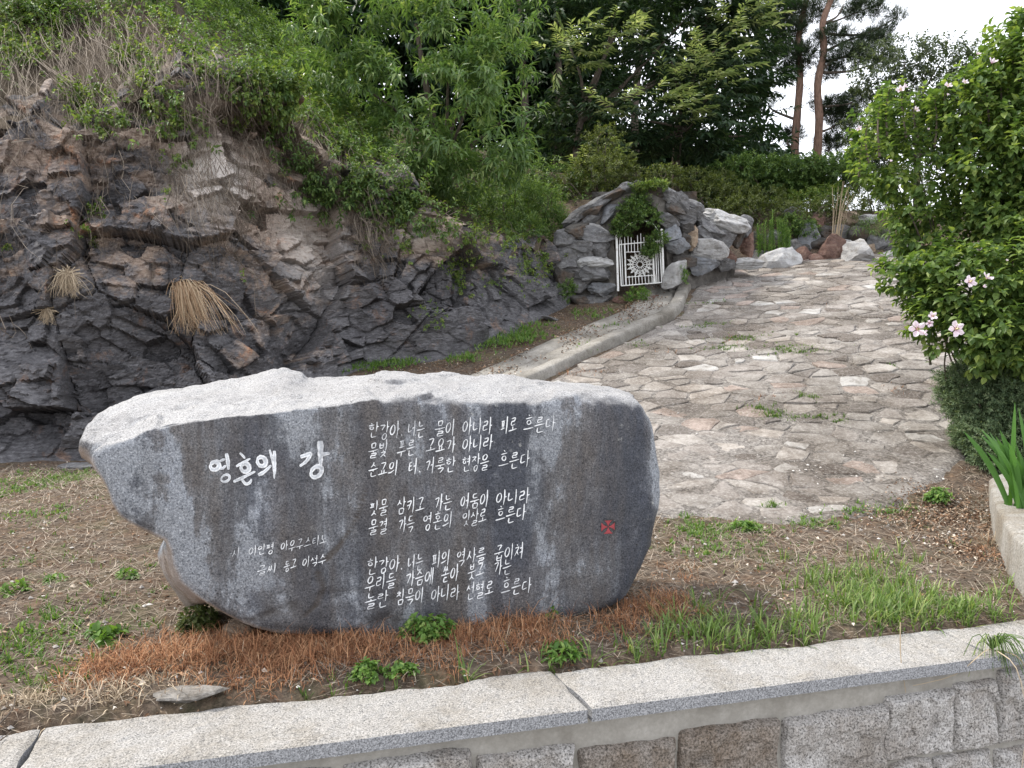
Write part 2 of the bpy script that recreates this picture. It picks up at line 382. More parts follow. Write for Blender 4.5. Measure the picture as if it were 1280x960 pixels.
def GZ(x, y):
    x = np.asarray(x, float); y = np.asarray(y, float); P = np.stack([x, y, x*0], 1); t = y-yback(np.clip(x, -8, 12))
    return H(x, y)+(fbm(P, 1.3, 4, 1)*.035+fbm(P, 9, 4, 2)*.018*(1-sm((y-9)/4)))*sm(t/.4+.1)-.012*(1-sm(t/.3))-.07*(1-sm((t+.02)/.09))

# ------------------------------------------------------------------ paved slope: mortar bed with flagstones set in it
px_ = np.array([p[0] for p in pav]); py_ = np.array([p[1] for p in pav])
gx = np.arange(px_.min()-.1, px_.max()+.1, .04); gy = np.arange(py_.min()-.1, py_.max()+.1, .05)
X, Y = np.meshgrid(gx, gy); Xr, Yr = X.ravel(), Y.ravel(); P0 = np.stack([Xr, Yr, Xr*0], 1)
def bed(x, y):
    P = np.stack([x, y, x*0], 1); return H(x, y) + .012 + fbm(P, 1.1, 3, 31)*.026 + fbm(P, 6, 4, 33)*.006
Zb = bed(Xr, Yr) - .004 + fbm(P0, 22, 3, 35)*.005 - .05*(1-sm(polydist(Xr, Yr, pav)/.12))
ins = inpoly(Xr, Yr, pav).reshape(X.shape); F = grid_faces(len(gy), len(gx))
rr = ins.ravel(); wob = fbm(P0, 2.2, 3, 71)*.10
ok = rr[F].all(1)
def _bed():
    b = NB("weathered_bedding_mortar", .95); n = b.noise(1.1, 8, .7); f = b.noise(34, 6, .8); m = b.noise(6.5, 7, .75)
    c = b.ramp(m, [(.28, (.055, .049, .044)), (.46, (.125, .114, .104)), (.6, (.185, .172, .16)), (.76, (.30, .285, .27))])
    c = b.mix(b.ramp(f, [(.44, .0), (.52, .25), (.66, .8)]), b.mix(b.ramp(f, [(.3, .8), (.46, .0)]), c, (.055, .045, .04)), (.46, .43, .40))
    c = b.mix(b.ramp(b.noise(.85, 7, .72), [(.44, .0), (.56, .85)]), c, b.mix(1.0, c, (.56, .52, .48), 'MULTIPLY'))
    b.bump(f, .9, .015); b.bump(m, .5, .03); return b.col(c)
M_bed = _bed()
used_v, inv = np.unique(F[ok], return_inverse=True)
paving = add("paved_slope", mesh_np("paved_slope", np.stack([Xr, Yr, Zb], 1)[used_v], inv.reshape(-1, 4), True), M_bed, kind='structure', label="sloping apron of irregular flagstones set in grey mortar")
def _flag(i_):
    b = NB("flagstone", .85, .35); r = i_(b)
    base = b.ramp(r, [(0, (.16, .143, .13)), (.18, (.25, .233, .215)), (.42, (.325, .303, .28)), (.58, (.30, .245, .215)), (.63, (.265, .243, .225)), (.82, (.41, .405, .395)), (.88, (.125, .105, .09)), (.93, (.34, .31, .28))], 'CONSTANT')
    gp_ = b.n('ShaderNodeNewGeometry').outputs['Position']; m = b.noise(5, 8, .75, gp_); f = b.noise(42, 6, .8, gp_); big = b.noise(.85, 7, .72, gp_); base = b.mix(b.ramp(big, [(.44, .0), (.56, .85)]), base, b.mix(1.0, base, (.56, .52, .48), 'MULTIPLY'))
    c = b.mix(b.ramp(m, [(.42, .0), (.60, .8)]), base, b.mix(1.0, base, (.52, .49, .46), 'MULTIPLY'))
    c = b.mix(b.ramp(f, [(.5, .0), (.7, .45)]), b.mix(b.ramp(f, [(.3, .75), (.44, .0)]), c, (.07, .058, .05)), (.58, .56, .53))
    b.bump(m, .5, .02); b.bump(f, .7, .008); return b.col(c)
M_flag = _flag(lambda b: b.objrand()); M_flag_all = _flag(lambda b: b.island())
cw, ch = .33, .235
seeds = []
for j in range(int((py_.max()-py_.min())/ch)+3):
    for i in range(int((px_.max()-px_.min())/cw)+3):
        seeds.append((px_.min()-cw+(i+.5*(j % 2)+rng.uniform(-.46, .46))*cw, py_.min()-ch+(j+rng.uniform(-.46, .46))*ch))
S = np.array(seeds); keep = inpoly(S[:, 0], S[:, 1], pav)
def clip(poly, a, b):          # keep the side of the bisector nearer a
    m = (a+b)/2; n = b-a; out = []
    for i in range(len(poly)):
        p, q = poly[i], poly[(i+1) % len(poly)]; dp, dq = np.dot(p-m, n), np.dot(q-m, n)
        if dp <= 0: out.append(p)
        if dp*dq < 0: out.append(p+(q-p)*dp/(dp-dq))
    return out
stones = []
An = np.array([1, 1.35])
for i in np.where(keep)[0]:
    a = S[i]*An; dd = np.linalg.norm(S*An-a, axis=1); nb = np.argsort(dd)[1:15]
    poly = [a+np.array(v)*1.2 for v in ((-1, -1), (1, -1), (1, 1), (-1, 1))]
    for j in nb: poly = clip(poly, a, S[j]*An)
    poly = np.array(poly)/An; c = poly.mean(0)
    L = np.linalg.norm(poly-np.roll(poly, 1, 0), axis=1)
    poly = poly[L > .03]
    if len(poly) < 3: continue
    sh = rng.uniform(.88, .985) if rng.random() < .82 else rng.uniform(.4, .7)
    pp = []
    for k in range(len(poly)):
        p, q = poly[k], poly[(k+1) % len(poly)]
        pp += [p, (p*.5+q*.5)+rng.normal(0, .012, 2)]
    poly = c+(np.array(pp)-c)*sh*rng.uniform(.93, 1.03, (len(pp), 1))
    if not inpoly(poly[:, 0], poly[:, 1], pav).all(): continue
    stones.append((c, poly))
stones.sort(key=lambda s: s[0][1])
def stone_mesh(c, poly):
    n = len(poly); z0 = bed(np.array([c[0]]), np.array([c[1]]))[0]
    dist = c[1]; lift = rng.uniform(-.001, .014)-.008*(1-float(sm((c[1]-6.5)/2)))
    g = (bed(np.array([c[0]+.05]), np.array([c[1]]))[0]-z0)/.05, (bed(np.array([c[0]]), np.array([c[1]+.05]))[0]-z0)/.05
    tl = rng.normal(0, .02, 2); rel = poly-c
    pl = lambda r, o: rel_z(r)+o
    def rel_z(r): return r[:, 0]*(g[0]+tl[0])+r[:, 1]*(.28+.3*(g[1]-.28)+tl[1])
    V = []
    V.append(np.column_stack([rel, rel_z(rel)-.035])); 
    V.append(np.column_stack([rel, rel_z(rel)+lift-.006+rng.normal(0, .002, n)]))
    r2 = rel*.90; V.append(np.column_stack([r2, rel_z(r2)+lift+rng.normal(0, .003, n)]))
    r3 = rel*.45; V.append(np.column_stack([r3, rel_z(r3)+lift+.003+rng.normal(0, .002, n)]))
    V.append(np.array([[0, 0, lift+.003]])); V = np.concatenate(V); F = []
    for k in range(n):
        k2 = (k+1) % n
        for r in range(3): F.append((r*n+k, r*n+k2, (r+1)*n+k2, (r+1)*n+k))
        F.append((3*n+k, 3*n+k2, 4*n))
    return V, F, z0
oV, oF, off = [], [], 0
for i, (c, poly) in enumerate(stones):
    V, F, z0 = stone_mesh(c, poly)
    if i < 300: add("paving_stone", mesh_py("paving_stone", V, F), M_flag, paving, loc=(c[0], c[1], z0))
    else:
        oV.append(V+np.array([c[0], c[1], z0])); oF += [tuple(q+off for q in f) for f in F]; off += len(V)
if oV: add("far_paving_stones", mesh_py("far_paving_stones", np.concatenate(oV), oF), M_flag_all, paving, kind='stuff')

# ------------------------------------------------------------------ kerb and the concrete gutter path beside it
b_ = NB("old_concrete", .92); n_ = b_.noise(2.6, 8, .75); f_ = b_.noise(45, 5, .75)
c_ = b_.ramp(n_, [(.3, (.13, .12, .105)), (.5, (.25, .235, .21)), (.72, (.36, .345, .32))]); c_ = b_.mix(b_.ramp(f_, [(.35, .6), (.5, .0)]), c_, (.09, .08, .07))
b_.bump(f_, .6, .006); b_.bump(n_, .5, .02); c_ = b_.mix(b_.ramp(b_.noise(1.1, 7, .75), [(.45, .0), (.6, .7)]), c_, b_.mix(1.0, c_, (.55, .52, .47), 'MULTIPLY')); M_conc = b_.col(c_)
kc = curve_pts(np.array(KW), 120); tan = norm(np.gradient(kc, axis=0)); side = norm(np.cross(tan, [0, 0, 1])); 
if side[60][0] > 0: side = -side           # towards the gutter (left)
def strip(prof, jit, k0, zf=H):
    V = []
    for o, h in prof:
        Q = kc + side*o; z = zf(Q[:, 0], Q[:, 1]) if o > .0 else zf(kc[:, 0], kc[:, 1])
        Q = Q.copy(); Q[:, 2] = z+h; Q += np.stack([fbm(Q, 3, 3, k0)*jit]*3, 1); V.append(Q)
    n = len(kc); return np.concatenate(V), grid_faces(len(prof), n)
hz = lambda x, y: H(x, y)
V, F = strip([(-.012, -.15), (-.008, .0), (-.002, .085), (.008, .118), (.03, .128), (.10, .128), (.15, .125), (.178, .115), (.19, .08), (.20, -.1)], .030, 3)
add("kerb", mesh_np("kerb", V, F, True), M_conc, label="weathered concrete kerb curving up beside the paved slope", cat="kerb")
V, F = strip([(.202, .02), (.26, .065), (.42, .055), (.50, .06), (.515, .02), (.53, .055), (.66, .07), (.80, .075), (.83, -.1)], .015, 5)
add("gutter_path", mesh_np("gutter_path", V, F, True), M_conc, kind='structure')
# ------------------------------------------------------------------ the engraved boulder
fb = surf(480, 793); BUx = norm(np.array([1, .25, 0])); BN = np.array([BUx[1], -BUx[0], 0])
def face_uz(px, py, depth=0):
    p = on_plane(px, py, fb - BN*depth, BN); return np.dot(p-fb, BUx), p[2]
rows = [  # front edge px, rear silhouette px (None: follow the front), depth, front rounding
 (117, 566, 112, 546, .22, .04), (131, 556, 119, 530, .34, .03), (163, 548, 137, 519, .45, .025), (199, 533, 178, 497, .6, .02), (229, 527, 229, 485, .7, .015),
 (272, 521, 280, 474, .78, .015), (323, 518, 345, 464, .8, .015), (360, 514, 375, 465, .8, .02), (404, 508, 393, 474, .8, .03), (455, 498, 477, 463, .8, .04),
 (520, 492, 530, 466, .8, .07), (600, 494, 596, 470, .8, .09), (665, 492, 660, 476, .75, .10), (725, 490, 716, 478, .7, .10), (768, 490, 752, 481, .7, .11),
 (803, 501, 782, 494, .65, .12), (824, 532, None, None, .6, .10), (834, 590, None, None, .6, .11), (829, 655, None, None, .6, .12), (815, 710, None, None, .6, .13),
 (790, 752, None, None, .6, .11), (748, 773, None, None, .6, .08), (690, 780, None, None, .6, .07), (620, 787, None, None, .7, .06), (540, 795, None, None, .7, .06), (480, 797, None, None, .7, .05),
 (420, 794, None, None, .7, .05), (370, 790, None, None, .7, .05), (320, 785, None, None, .7, .05), (283, 770, None, None, .65, .05), (251, 749, 246, 748, .6, .04), (230, 727, 221, 726, .55, .035),
 (220, 703, 212, 702, .5, .03), (214, 684, 208, 682, .5, .03), (205, 672, None, None, .45, .04), (178, 661, None, None, .45, .04), (152, 646, None, None, .4, .04), (138, 622, None, None, .35, .04), (126, 597, None, None, .3, .04), (117, 578, 117, 565, .25, .04)]
A = []
for fx, fy, rx, ry, d, r in rows:
    u, z = face_uz(fx, fy)
    if rx is None: u2, z2 = u*.96, z+(.04 if u < -.75 and z > .15 else 0)
    else: u2, z2 = face_uz(rx, ry, d)
    A.append((u, z, u2, z2, d, r))
A = np.array(A); nA = len(A); NO = 520
seg = np.linalg.norm(np.roll(A[:, :2], -1, 0)-A[:, :2], axis=1); cum = np.concatenate([[0], np.cumsum(seg)]); tq = np.linspace(0, cum[-1], NO, endpoint=False)
def cat(col):
    y = np.concatenate([A[:, col], A[:1, col]]); out = []
    for t in tq:
        i = min(int(np.searchsorted(cum, t, 'right'))-1, nA-1); f = (t-cum[i])/seg[i]
        p0, p1, p2, p3 = A[(i-1) % nA, col], A[i, col], A[(i+1) % nA, col], A[(i+2) % nA, col]
        m = .5*((2*p1)+(-p0+p2)*f+(2*p0-5*p1+4*p2-p3)*f*f+(-p0+3*p1-3*p2+p3)*f**3); l = p1+(p2-p1)*f; out.append(.65*m+.35*l)
    return np.array(out)
Fr = np.stack([cat(0), cat(1)], 1); Re = np.stack([cat(2), cat(3)], 1); D = cat(4); R = np.maximum(cat(5), .012)
tn = norm(np.roll(Fr, -1, 0)-np.roll(Fr, 1, 0)); on = np.stack([-tn[:, 1], tn[:, 0]], 1)
kz = np.hanning(33); kz /= kz.sum(); cs = lambda a: np.convolve(np.concatenate([a[-16:], a, a[:16]]), kz, 'valid')
on = norm(np.stack([cs(on[:, 0]), cs(on[:, 1])], 1)); R = cs(R)
cen = np.array([Fr[:, 0].mean()+.05, Fr[:, 1].mean()])
if ((Fr-cen)*on).sum(1).mean() < 0: on = -on
rings = []                                                   # each ring: uv (NO,2), depth (NO,)
inner = Fr-on*R[:, None]; inner_s = np.stack([cs(inner[:, 0]), cs(inner[:, 1])], 1)
NF = 70
for k in range(NF): s = (k/NF)**.9; wk = max(0, (k-NF+12)/12)**2; rings.append((cen+((inner_s*(1-wk)+inner*wk)-cen)*s, np.zeros(NO)))
for j in range(9):
    a = j/8*math.pi/2; rings.append((Fr-on*(R*(1-math.sin(a)))[:, None], R*(1-math.cos(a))))
NM = 44; RB = .16
for k in range(1, NM+1):
    t = k/NM; d0 = R; d1 = D-RB*.7; rings.append((Fr+(Re-Fr)*t+on*(.012*math.sin(math.pi*t)*(D/.8))[:, None], d0+(d1-d0)*t))
for j in range(1, 8):
    a = j/7*math.pi/2; rings.append((Re-on*(RB*(1-math.cos(a))), D-RB*.7+RB*.7*math.sin(a)))
for k in range(1, 16): s = 1-k/16; rings.append((cen+((Re-on*RB)-cen)*s, D*s+(D.mean())*(1-s)))
UV = np.stack([r[0] for r in rings]); DD = np.stack([r[1] for r in rings]); NR = len(rings)
P = fb[None, None]*np.array([1, 1, 0]) + BUx[None, None]*UV[..., :1] + np.array([0, 0, 1.])*UV[..., 1:] - BN[None, None]*DD[..., None]
P = P.reshape(-1, 3); G = P.reshape(NR, NO, 3)
nm = norm(np.cross(np.roll(G, -1, 1)-np.roll(G, 1, 1), np.gradient(G, axis=0))).reshape(-1, 3)
if (nm.reshape(NR, NO, 3)[30]@BN).mean() < 0: nm = -nm
nm.reshape(NR, NO, 3)[:2] = BN
Pq = P.copy(); front = np.zeros(NR*NO); front.reshape(NR, NO)[:NF+5] = 1
uvw = np.stack([np.dot(P-fb, BUx), P[:, 2]], 1)
topm = sm((nm[:, 2]-.35)/.3)
d = fbm(P, 1.7, 3, 41)*.030*(1-front*.45) + fbm(P, 5, 4, 42)*(.006+.016*(1-front)) + fbm(P, 24, 4, 43)*(.0024+.007*topm) + fbm(P, 70, 2, 44)*.0010
vec, rnd, gap = cells(P/np.array([.32, .32, .14])+fbm(P, 3, 2, 5)[:, None]*.4, 51); d += topm*((vec*(rnd-.5)).sum(1)*.03)
def groove(pts, wd, dp):
    Q = np.array([face_uz(*p) for p in pts]); best = np.full(len(P), 9.); s = None
    wig = fbm(np.column_stack([uvw, uvw[:, 0]*0]), 9, 3, 77)*.012
    for a, b in zip(Q[:-1], Q[1:]):
        ab = b-a; t = np.clip(((uvw-a)@ab)/(ab@ab), 0, 1); best = np.minimum(best, np.linalg.norm(uvw-(a+t[:, None]*ab), axis=1))
    m = np.exp(-((best+wig)/wd)**2)*front; return m
g1 = groove([(458, 612), (445, 650), (425, 682), (408, 700)], .008, .006); g2 = groove([(398, 716), (404, 735), (396, 755), (380, 770)], .007, .004)
g3 = groove([(300, 784), (335, 768), (365, 757)], .02, .01); g4 = groove([(440, 792), (480, 775), (515, 790)], .03, .012); g5 = groove([(405, 745), (450, 742), (490, 752)], .02, .008)
d -= g1*.006+g2*.005+g3*.012+g4*.014+g5*.008
P = P+nm*d[:, None]
Fc = grid_faces(NR, NO, True)
me = mesh_np("boulder", P, Fc, True)
bm = bmesh.new(); bm.from_mesh(me); bmesh.ops.recalc_face_normals(bm, faces=bm.faces); bm.to_mesh(me)
bvh = BVHTree.FromBMesh(bm); bm.free()
attr(me, 'dirt', np.clip(g1*1.0+g2*.8+g3*.5+g4*.3, 0, 1)); attr(me, 'front', np.clip(front+sm((P@BUx-fb@BUx+.5)/.3), 0, 1))
Rr = np.zeros((NR, NO)); 
lowleft = sm((1.0-front)*2)*sm((.45-P[:, 2])/.3+.3)*sm((-.2-(uvw[:, 0]+.35))/.2+1)
def _boulder():
    b = NB("weathered_blue_grey_granite", .8, .3)
    n1 = b.noise(130, 4, .85); sp = b.ramp(n1, [(.36, (.035, .04, .048)), (.43, (.15, .16, .178)), (.53, (.24, .253, .275)), (.62, (.345, .358, .38)), (.70, (.66, .67, .69))])
    # less stained stone above, painted paler for its top light, rain-washed film running down the face
    lit_clean = b.ramp(b.noise(150, 3, .8), [(.36, (.10, .10, .105)), (.45, (.245, .245, .25)), (.58, (.335, .335, .34)), (.72, (.50, .50, .50))])
    q = b.noise(1.9, 7, .62, b.map((1.6, 1.6, .45)), .4); q2 = b.noise(5, 7, .7, b.map((1.7, 1.7, .22)), .6); q3 = b.noise(12, 5, .7)
    mask = b.math('ADD', b.math('MULTIPLY', q, .72), b.math('ADD', b.math('MULTIPLY', q2, .18), b.math('MULTIPLY', q3, .16)))
    film = b.ramp(mask, [(.48, .0), (.505, .70), (.57, 1.0)])
    hue = b.ramp(b.noise(1.5, 4, .6, b.map((2.2, 2.2, .5))), [(.42, (.43, .375, .335)), (.6, (.25, .255, .285))])
    c = b.mix(film, sp, b.mix(1.0, sp, hue, 'MULTIPLY'))
    blotch = b.ramp(b.noise(3.3, 6, .65, b.map((1, 1, .7))), [(.52, .0), (.68, .55)])
    c = b.mix(blotch, c, b.mix(1.0, c, (1.35, 1.38, 1.45), 'MULTIPLY'))
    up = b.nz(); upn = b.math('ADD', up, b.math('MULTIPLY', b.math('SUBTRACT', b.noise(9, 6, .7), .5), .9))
    c = b.mix(b.ramp(upn, [(.48, .0), (.80, 1.0)]), c, lit_clean)
    side = b.math('SUBTRACT', 1.0, b.attr('front')); low = b.ramp(b.math('ADD', up, b.math('MULTIPLY', b.noise(8, 5, .7), .5)), [(.05, 1.0), (.4, .0)])
    c = b.mix(b.math('MULTIPLY', b.math('MULTIPLY', side, low), .5), c, (.34, .25, .18))
    c = b.mix(b.math('MULTIPLY', b.attr('dirt'), .75), c, (.06, .045, .032))
    pit = b.ramp(b.voro(38), [(.10, 1.0), (.20, .0)]); pm = b.math('MULTIPLY', pit, b.ramp(b.noise(9, 3, .6), [(.5, .0), (.62, .8)])); c = b.mix(pm, c, (.03, .03, .032))
    lich = b.math('MULTIPLY', b.ramp(b.noise(17, 6, .8), [(.60, .0), (.66, .55)]), b.ramp(b.noise(2.1, 3, .6), [(.5, .0), (.62, 1.0)])); c = b.mix(lich, c, (.42, .42, .40))
    c = b.mix(b.ramp(b.noise(4.2, 7, .75), [(.42, .35), (.55, .0)]), c, b.mix(1.0, c, (.62, .60, .58), 'MULTIPLY'))
    b.L.new(b.ramp(b.noise(3.5, 5, .7), [(.4, .62), (.6, .92)]), b.b.inputs['Roughness'])
    b.bump(pm, .6, -.006); b.bump(b.noise(75, 4, .75), .6, .005); b.bump(b.noise(20, 6, .7), .55, .012); return b.col(c)
M_boul = _boulder()
boul = empty("engraved_boulder", (fb[0], fb[1], 0), "huge blue-grey granite boulder engraved with white Korean verse", "engraved stone")
child(add("boulder", me, M_boul), boul)

# ---- lettering: jamo strokes, brushed with a swelling nib, laid on the stone face, groove shade painted at the rims
JM = {'ㄱ': [[(.08, .2), (.88, .08), (.75, .5), (.45, .98)]], 'ㄴ': [[(.15, .05), (.2, .85), (.98, .7)]], 'ㄷ': [[(.15, .18), (.85, .08)], [(.2, .2), (.18, .88), (.98, .74)]],
 'ㄹ': [[(.12, .16), (.85, .05), (.74, .42), (.2, .5), (.15, .92), (1., .78)]], 'ㅁ': [[(.16, .12), (.2, .92)], [(.16, .14), (.86, .06), (.8, .86)], [(.2, .9), (.84, .84)]],
 'ㅂ': [[(.18, .05), (.2, .9), (.84, .84)], [(.84, 0), (.82, .9)], [(.2, .5), (.8, .44)]], 'ㅅ': [[(.52, .02), (.42, .5), (.02, .95)], [(.44, .42), (.95, .82)]],
 'ㅇ': [[(.5 + .42*math.cos(a)*1.0, .52 - .44*math.sin(a) + .10*math.cos(a)*-1) for a in np.linspace(1.9, 1.9+6.5, 14)]],
 'ㅈ': [[(.1, .16), (.86, .08), (.5, .5), (.05, .95)], [(.48, .48), (.95, .88)]], 'ㅊ': [[(.42, -.12), (.58, .02)], [(.1, .24), (.86, .16), (.5, .55), (.05, .98)], [(.48, .52), (.95, .9)]],
 'ㅋ': [[(.08, .2), (.88, .08), (.75, .5), (.45, .98)], [(.1, .56), (.76, .44)]], 'ㅌ': [[(.15, .14), (.85, .06)], [(.2, .15), (.18, .9), (.98, .76)], [(.2, .5), (.8, .42)]],
 'ㅍ': [[(.05, .18), (.92, .08)], [(.32, .2), (.38, .8)], [(.7, .15), (.62, .78)], [(.02, .92), (1, .76)]], 'ㅎ': [[(.34, -.30), (.62, -.10)], [(-.06, .22), (1.0, .02)],
 [(.5 + .34*math.cos(a), .68 - .27*math.sin(a)) for a in np.linspace(1.9, 1.9+6.5, 12)]]}
CHO = 'ㄱㄲㄴㄷㄸㄹㅁㅂㅃㅅㅆㅇㅈㅉㅊㅋㅌㅍㅎ'; JUNG = 'ㅏㅐㅑㅒㅓㅔㅕㅖㅗㅘㅙㅚㅛㅜㅝㅞㅟㅠㅡㅢㅣ'
JONG = [''] + 'ㄱ ㄲ ㄳ ㄴ ㄵ ㄶ ㄷ ㄹ ㄺ ㄻ ㄼ ㄽ ㄾ ㄿ ㅀ ㅁ ㅂ ㅄ ㅅ ㅆ ㅇ ㅈ ㅊ ㅋ ㅌ ㅍ ㅎ'.split()
def jam(c, x0, y0, x1, y1):
    if c in ('ㅆ', 'ㄲ'):
        q = {'ㅆ': 'ㅅ', 'ㄲ': 'ㄱ'}[c]; m = (x0+x1)/2; return jam(q, x0, y0, m+.03, y1)+jam(q, m-.03, y0, x1, y1)
    return [[(x0+(x1-x0)*a, y0+(y1-y0)*b) for a, b in s] for s in JM[c]]
def syl(ch):
    if ch == ',': return [[(.1, .85), (.2, .98)]]
    i = ord(ch)-0xAC00; L, Vw, T = CHO[i//588], JUNG[i % 588//28], JONG[i % 28]; S = []
    yb = .60 if T else 1.0
    if Vw in 'ㅏㅓㅣㅕㅔㅑ':
        xv = .80 if Vw not in 'ㅔ' else .70; S += jam(L, .02 if Vw not in 'ㅓㅕ' else 0, .14, .56 if Vw not in 'ㅓㅕ' else .46, yb*.84)
        S.append([(xv-.03, -.08), (xv+.01, yb*.5), (xv-.02, yb+.06)])
        if Vw == 'ㅏ': S.append([(xv, yb*.5), (xv+.22, yb*.44)])
        if Vw == 'ㅓ': S.append([(xv-.24, yb*.52), (xv, yb*.42)])
        if Vw == 'ㅔ': S += [[(xv-.22, yb*.52), (xv, yb*.42)], [(xv+.2, -.1), (xv+.2, yb+.1)]]
        if Vw == 'ㅕ': S += [[(xv-.24, yb*.34), (xv, yb*.28)], [(xv-.24, yb*.64), (xv, yb*.54)]]
    elif Vw == 'ㅢ':
        S += jam(L, .08, .06, .56, .56); S.append([(.0, .86), (.3, .80), (.66, .66)]); S.append([(.84, -.08), (.86, .5), (.84, 1.05)])
    else:
        h = .40 if T else .56; S += jam(L, .2, .0, .78, h)
        yv = h+.16 if T else .82; S.append([(-.02, yv+.06), (.5, yv), (1.02, yv-.08)])
        if Vw == 'ㅗ': S.append([(.5, h+.02), (.5, yv)])
        if Vw == 'ㅛ': S += [[(.36, h), (.38, yv)], [(.64, h-.02), (.62, yv)]]
        if Vw == 'ㅜ': S.append([(.52, yv), (.5, yv+(.14 if T else .32))])
        if Vw == 'ㅠ': S += [[(.36, yv), (.3, yv+.28)], [(.64, yv), (.64, yv+.28)]]
    if T:
        y0 = .70 if Vw in 'ㅏㅓㅣㅕㅔㅑ' else .72
        if T in ('ㄴ', 'ㄹ', 'ㅁ', 'ㄱ', 'ㅂ', 'ㅇ', 'ㅌ'): S += jam(T, .22 if T != 'ㅇ' else .34, y0, .92 if T != 'ㅇ' else .82, 1.12)
        elif T == 'ㅌ': S += jam(T, .2, y0, .9, 1.15)
        else: S += jam(T, .25, y0-.02, .85, 1.1)
    return S
cam_o = Vector((0, 0, EYE))
def hit(px, py, lift):
    d = Vector(ray(px, py)).normalized(); p, n, i, t = bvh.ray_cast(cam_o, d)
    if p is None: q = on_plane(px, py, fb, BN); return np.array(q)+BN*lift
    return np.array(p)+BN*lift
def ribbon(pts, w0, V, F, lift=.0026, taper=.45):
    """pts in photo pixels -> a slightly dished band following the stone"""
    P2 = np.array(pts, float); per = max(3, int(np.linalg.norm(np.diff(P2, axis=0), axis=1).mean()/1.3)+1); per = min(per, 8) if len(P2) < 9 else 2; n = (len(P2)-1)*per+1
    Q = curve_pts(np.column_stack([P2, P2[:, 0]*0]), n)[:, :2]; T = norm(np.gradient(Q, axis=0)); Nn = np.stack([-T[:, 1], T[:, 0]], 1)
    s = np.linspace(0, 1, n); wd = w0*(1-taper*s**1.6)*(.8+.35*np.sin(s*math.pi))*rng.uniform(.85, 1.15, n); wd[0] *= .7; wd[-1] *= .5
    b = len(V)
    for q, nn, ww in zip(Q, Nn, wd):
        for k, l in ((-1.35, lift-.0012), (-.95, lift), (0, lift-.0004), (.95, lift), (1.35, lift-.0012)): V.append(hit(*(q+nn*ww*k), l))
    for i in range(n-1):
        for k in range(4): F.append((b+i*5+k, b+i*5+k+1, b+i*5+k+6, b+i*5+k+5))
def lettering(words, hgt, wd, y_at, lean=-.10):
    V, F = [], []
    for txt, x0, x1 in words:
        chars = [c for c in txt if c != ',']; n = len(chars); step = (x1-x0)/(n+(.25 if ',' in txt else 0))
        for i, c in enumerate(txt):
            if c == ',': xs_ = x0+n*step+1; ws_ = 8
            else: xs_ = x0+i*step; ws_ = step*.90
            hh = hgt*rng.uniform(.92, 1.06); dy = rng.uniform(-.8, .8)
            for st in syl(c):
                pts = []
                for a, b in st:
                    X_ = xs_+a*ws_; Y_ = y_at(X_)+(b-.5)*hh+dy+rng.normal(0, .12); pts.append((X_+(b-.5)*hh*lean+rng.normal(0, .12), Y_))
                ribbon(pts, wd*rng.uniform(.8, 1.15), V, F)
    return V, F
def _paint(mid=(.72, .73, .745), nm="worn_white_paint_shade_rim"):
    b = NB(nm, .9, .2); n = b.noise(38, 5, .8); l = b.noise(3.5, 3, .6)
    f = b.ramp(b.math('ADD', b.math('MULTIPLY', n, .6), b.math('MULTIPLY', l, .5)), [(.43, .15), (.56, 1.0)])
    e = b.attr('edge'); c = b.mix(f, (.30, .31, .33), b.ramp(e, [(0, mid), (.45, (.80, .81, .82)), (.75, (.70, .71, .72)), (.95, (.085, .085, .09))])); return b.col(c)  # outermost band painted dark as the shadow edge of a carved groove
M_paint = _paint(); M_paint2 = _paint((.50, .53, .57), 'worn_white_gouge_shade_rim')
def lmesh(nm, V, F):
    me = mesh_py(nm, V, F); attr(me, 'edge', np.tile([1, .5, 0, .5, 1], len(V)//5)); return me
lines = [([("한강아,", 461, 504), ("너는", 510, 532), ("물이", 544, 570), ("아니라", 578, 616), ("피로", 626, 647), ("흐른다", 655, 695)], 538, 529, 460, 690),
 ([("물빛", 461, 486), ("푸른", 497, 520), ("고요가", 533, 570), ("아니라", 578, 617)], 562, 552, 460, 616),
 ([("순교의", 461, 498), ("터,", 511, 526), ("거룩한", 532, 570), ("현장을", 578, 612), ("흐른다", 624, 663)], 587, 573, 460, 662),
 ([("핏물", 462, 486), ("삼키고", 496, 532), ("가는", 543, 566), ("어둠이", 576, 612), ("아니라", 620, 663)], 635, 619, 460, 662),
 ([("물결", 461, 486), ("가득", 498, 519), ("영혼의", 529, 566), ("잇살로", 578, 609), ("흐른다", 620, 658)], 659, 640, 460, 658),
 ([("한강아,", 459, 504), ("너는", 510, 530), ("피의", 540, 563), ("역사를", 571, 608), ("굽이쳐", 618, 656)], 708, 687, 460, 655),
 ([("우리들", 457, 496), ("가슴에", 507, 543), ("쏟아", 552, 574), ("붓고", 585, 606), ("가는", 617, 640)], 729, 707, 460, 640),
 ([("놀란", 457, 486), ("침묵이", 495, 531), ("아니라", 539, 575), ("선혈로", 583, 618), ("흐른다", 627, 665)], 750, 731, 460, 664)]
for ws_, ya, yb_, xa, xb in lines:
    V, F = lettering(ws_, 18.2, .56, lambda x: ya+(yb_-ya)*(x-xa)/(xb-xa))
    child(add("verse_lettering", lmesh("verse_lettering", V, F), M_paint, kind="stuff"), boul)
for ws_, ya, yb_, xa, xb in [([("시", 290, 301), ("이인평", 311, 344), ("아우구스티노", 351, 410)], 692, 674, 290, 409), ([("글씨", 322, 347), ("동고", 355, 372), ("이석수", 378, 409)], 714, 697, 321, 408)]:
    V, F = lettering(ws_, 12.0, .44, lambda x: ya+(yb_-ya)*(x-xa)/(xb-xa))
    child(add("credit_lettering", lmesh("credit_lettering", V, F), M_paint, kind="stuff"), boul)
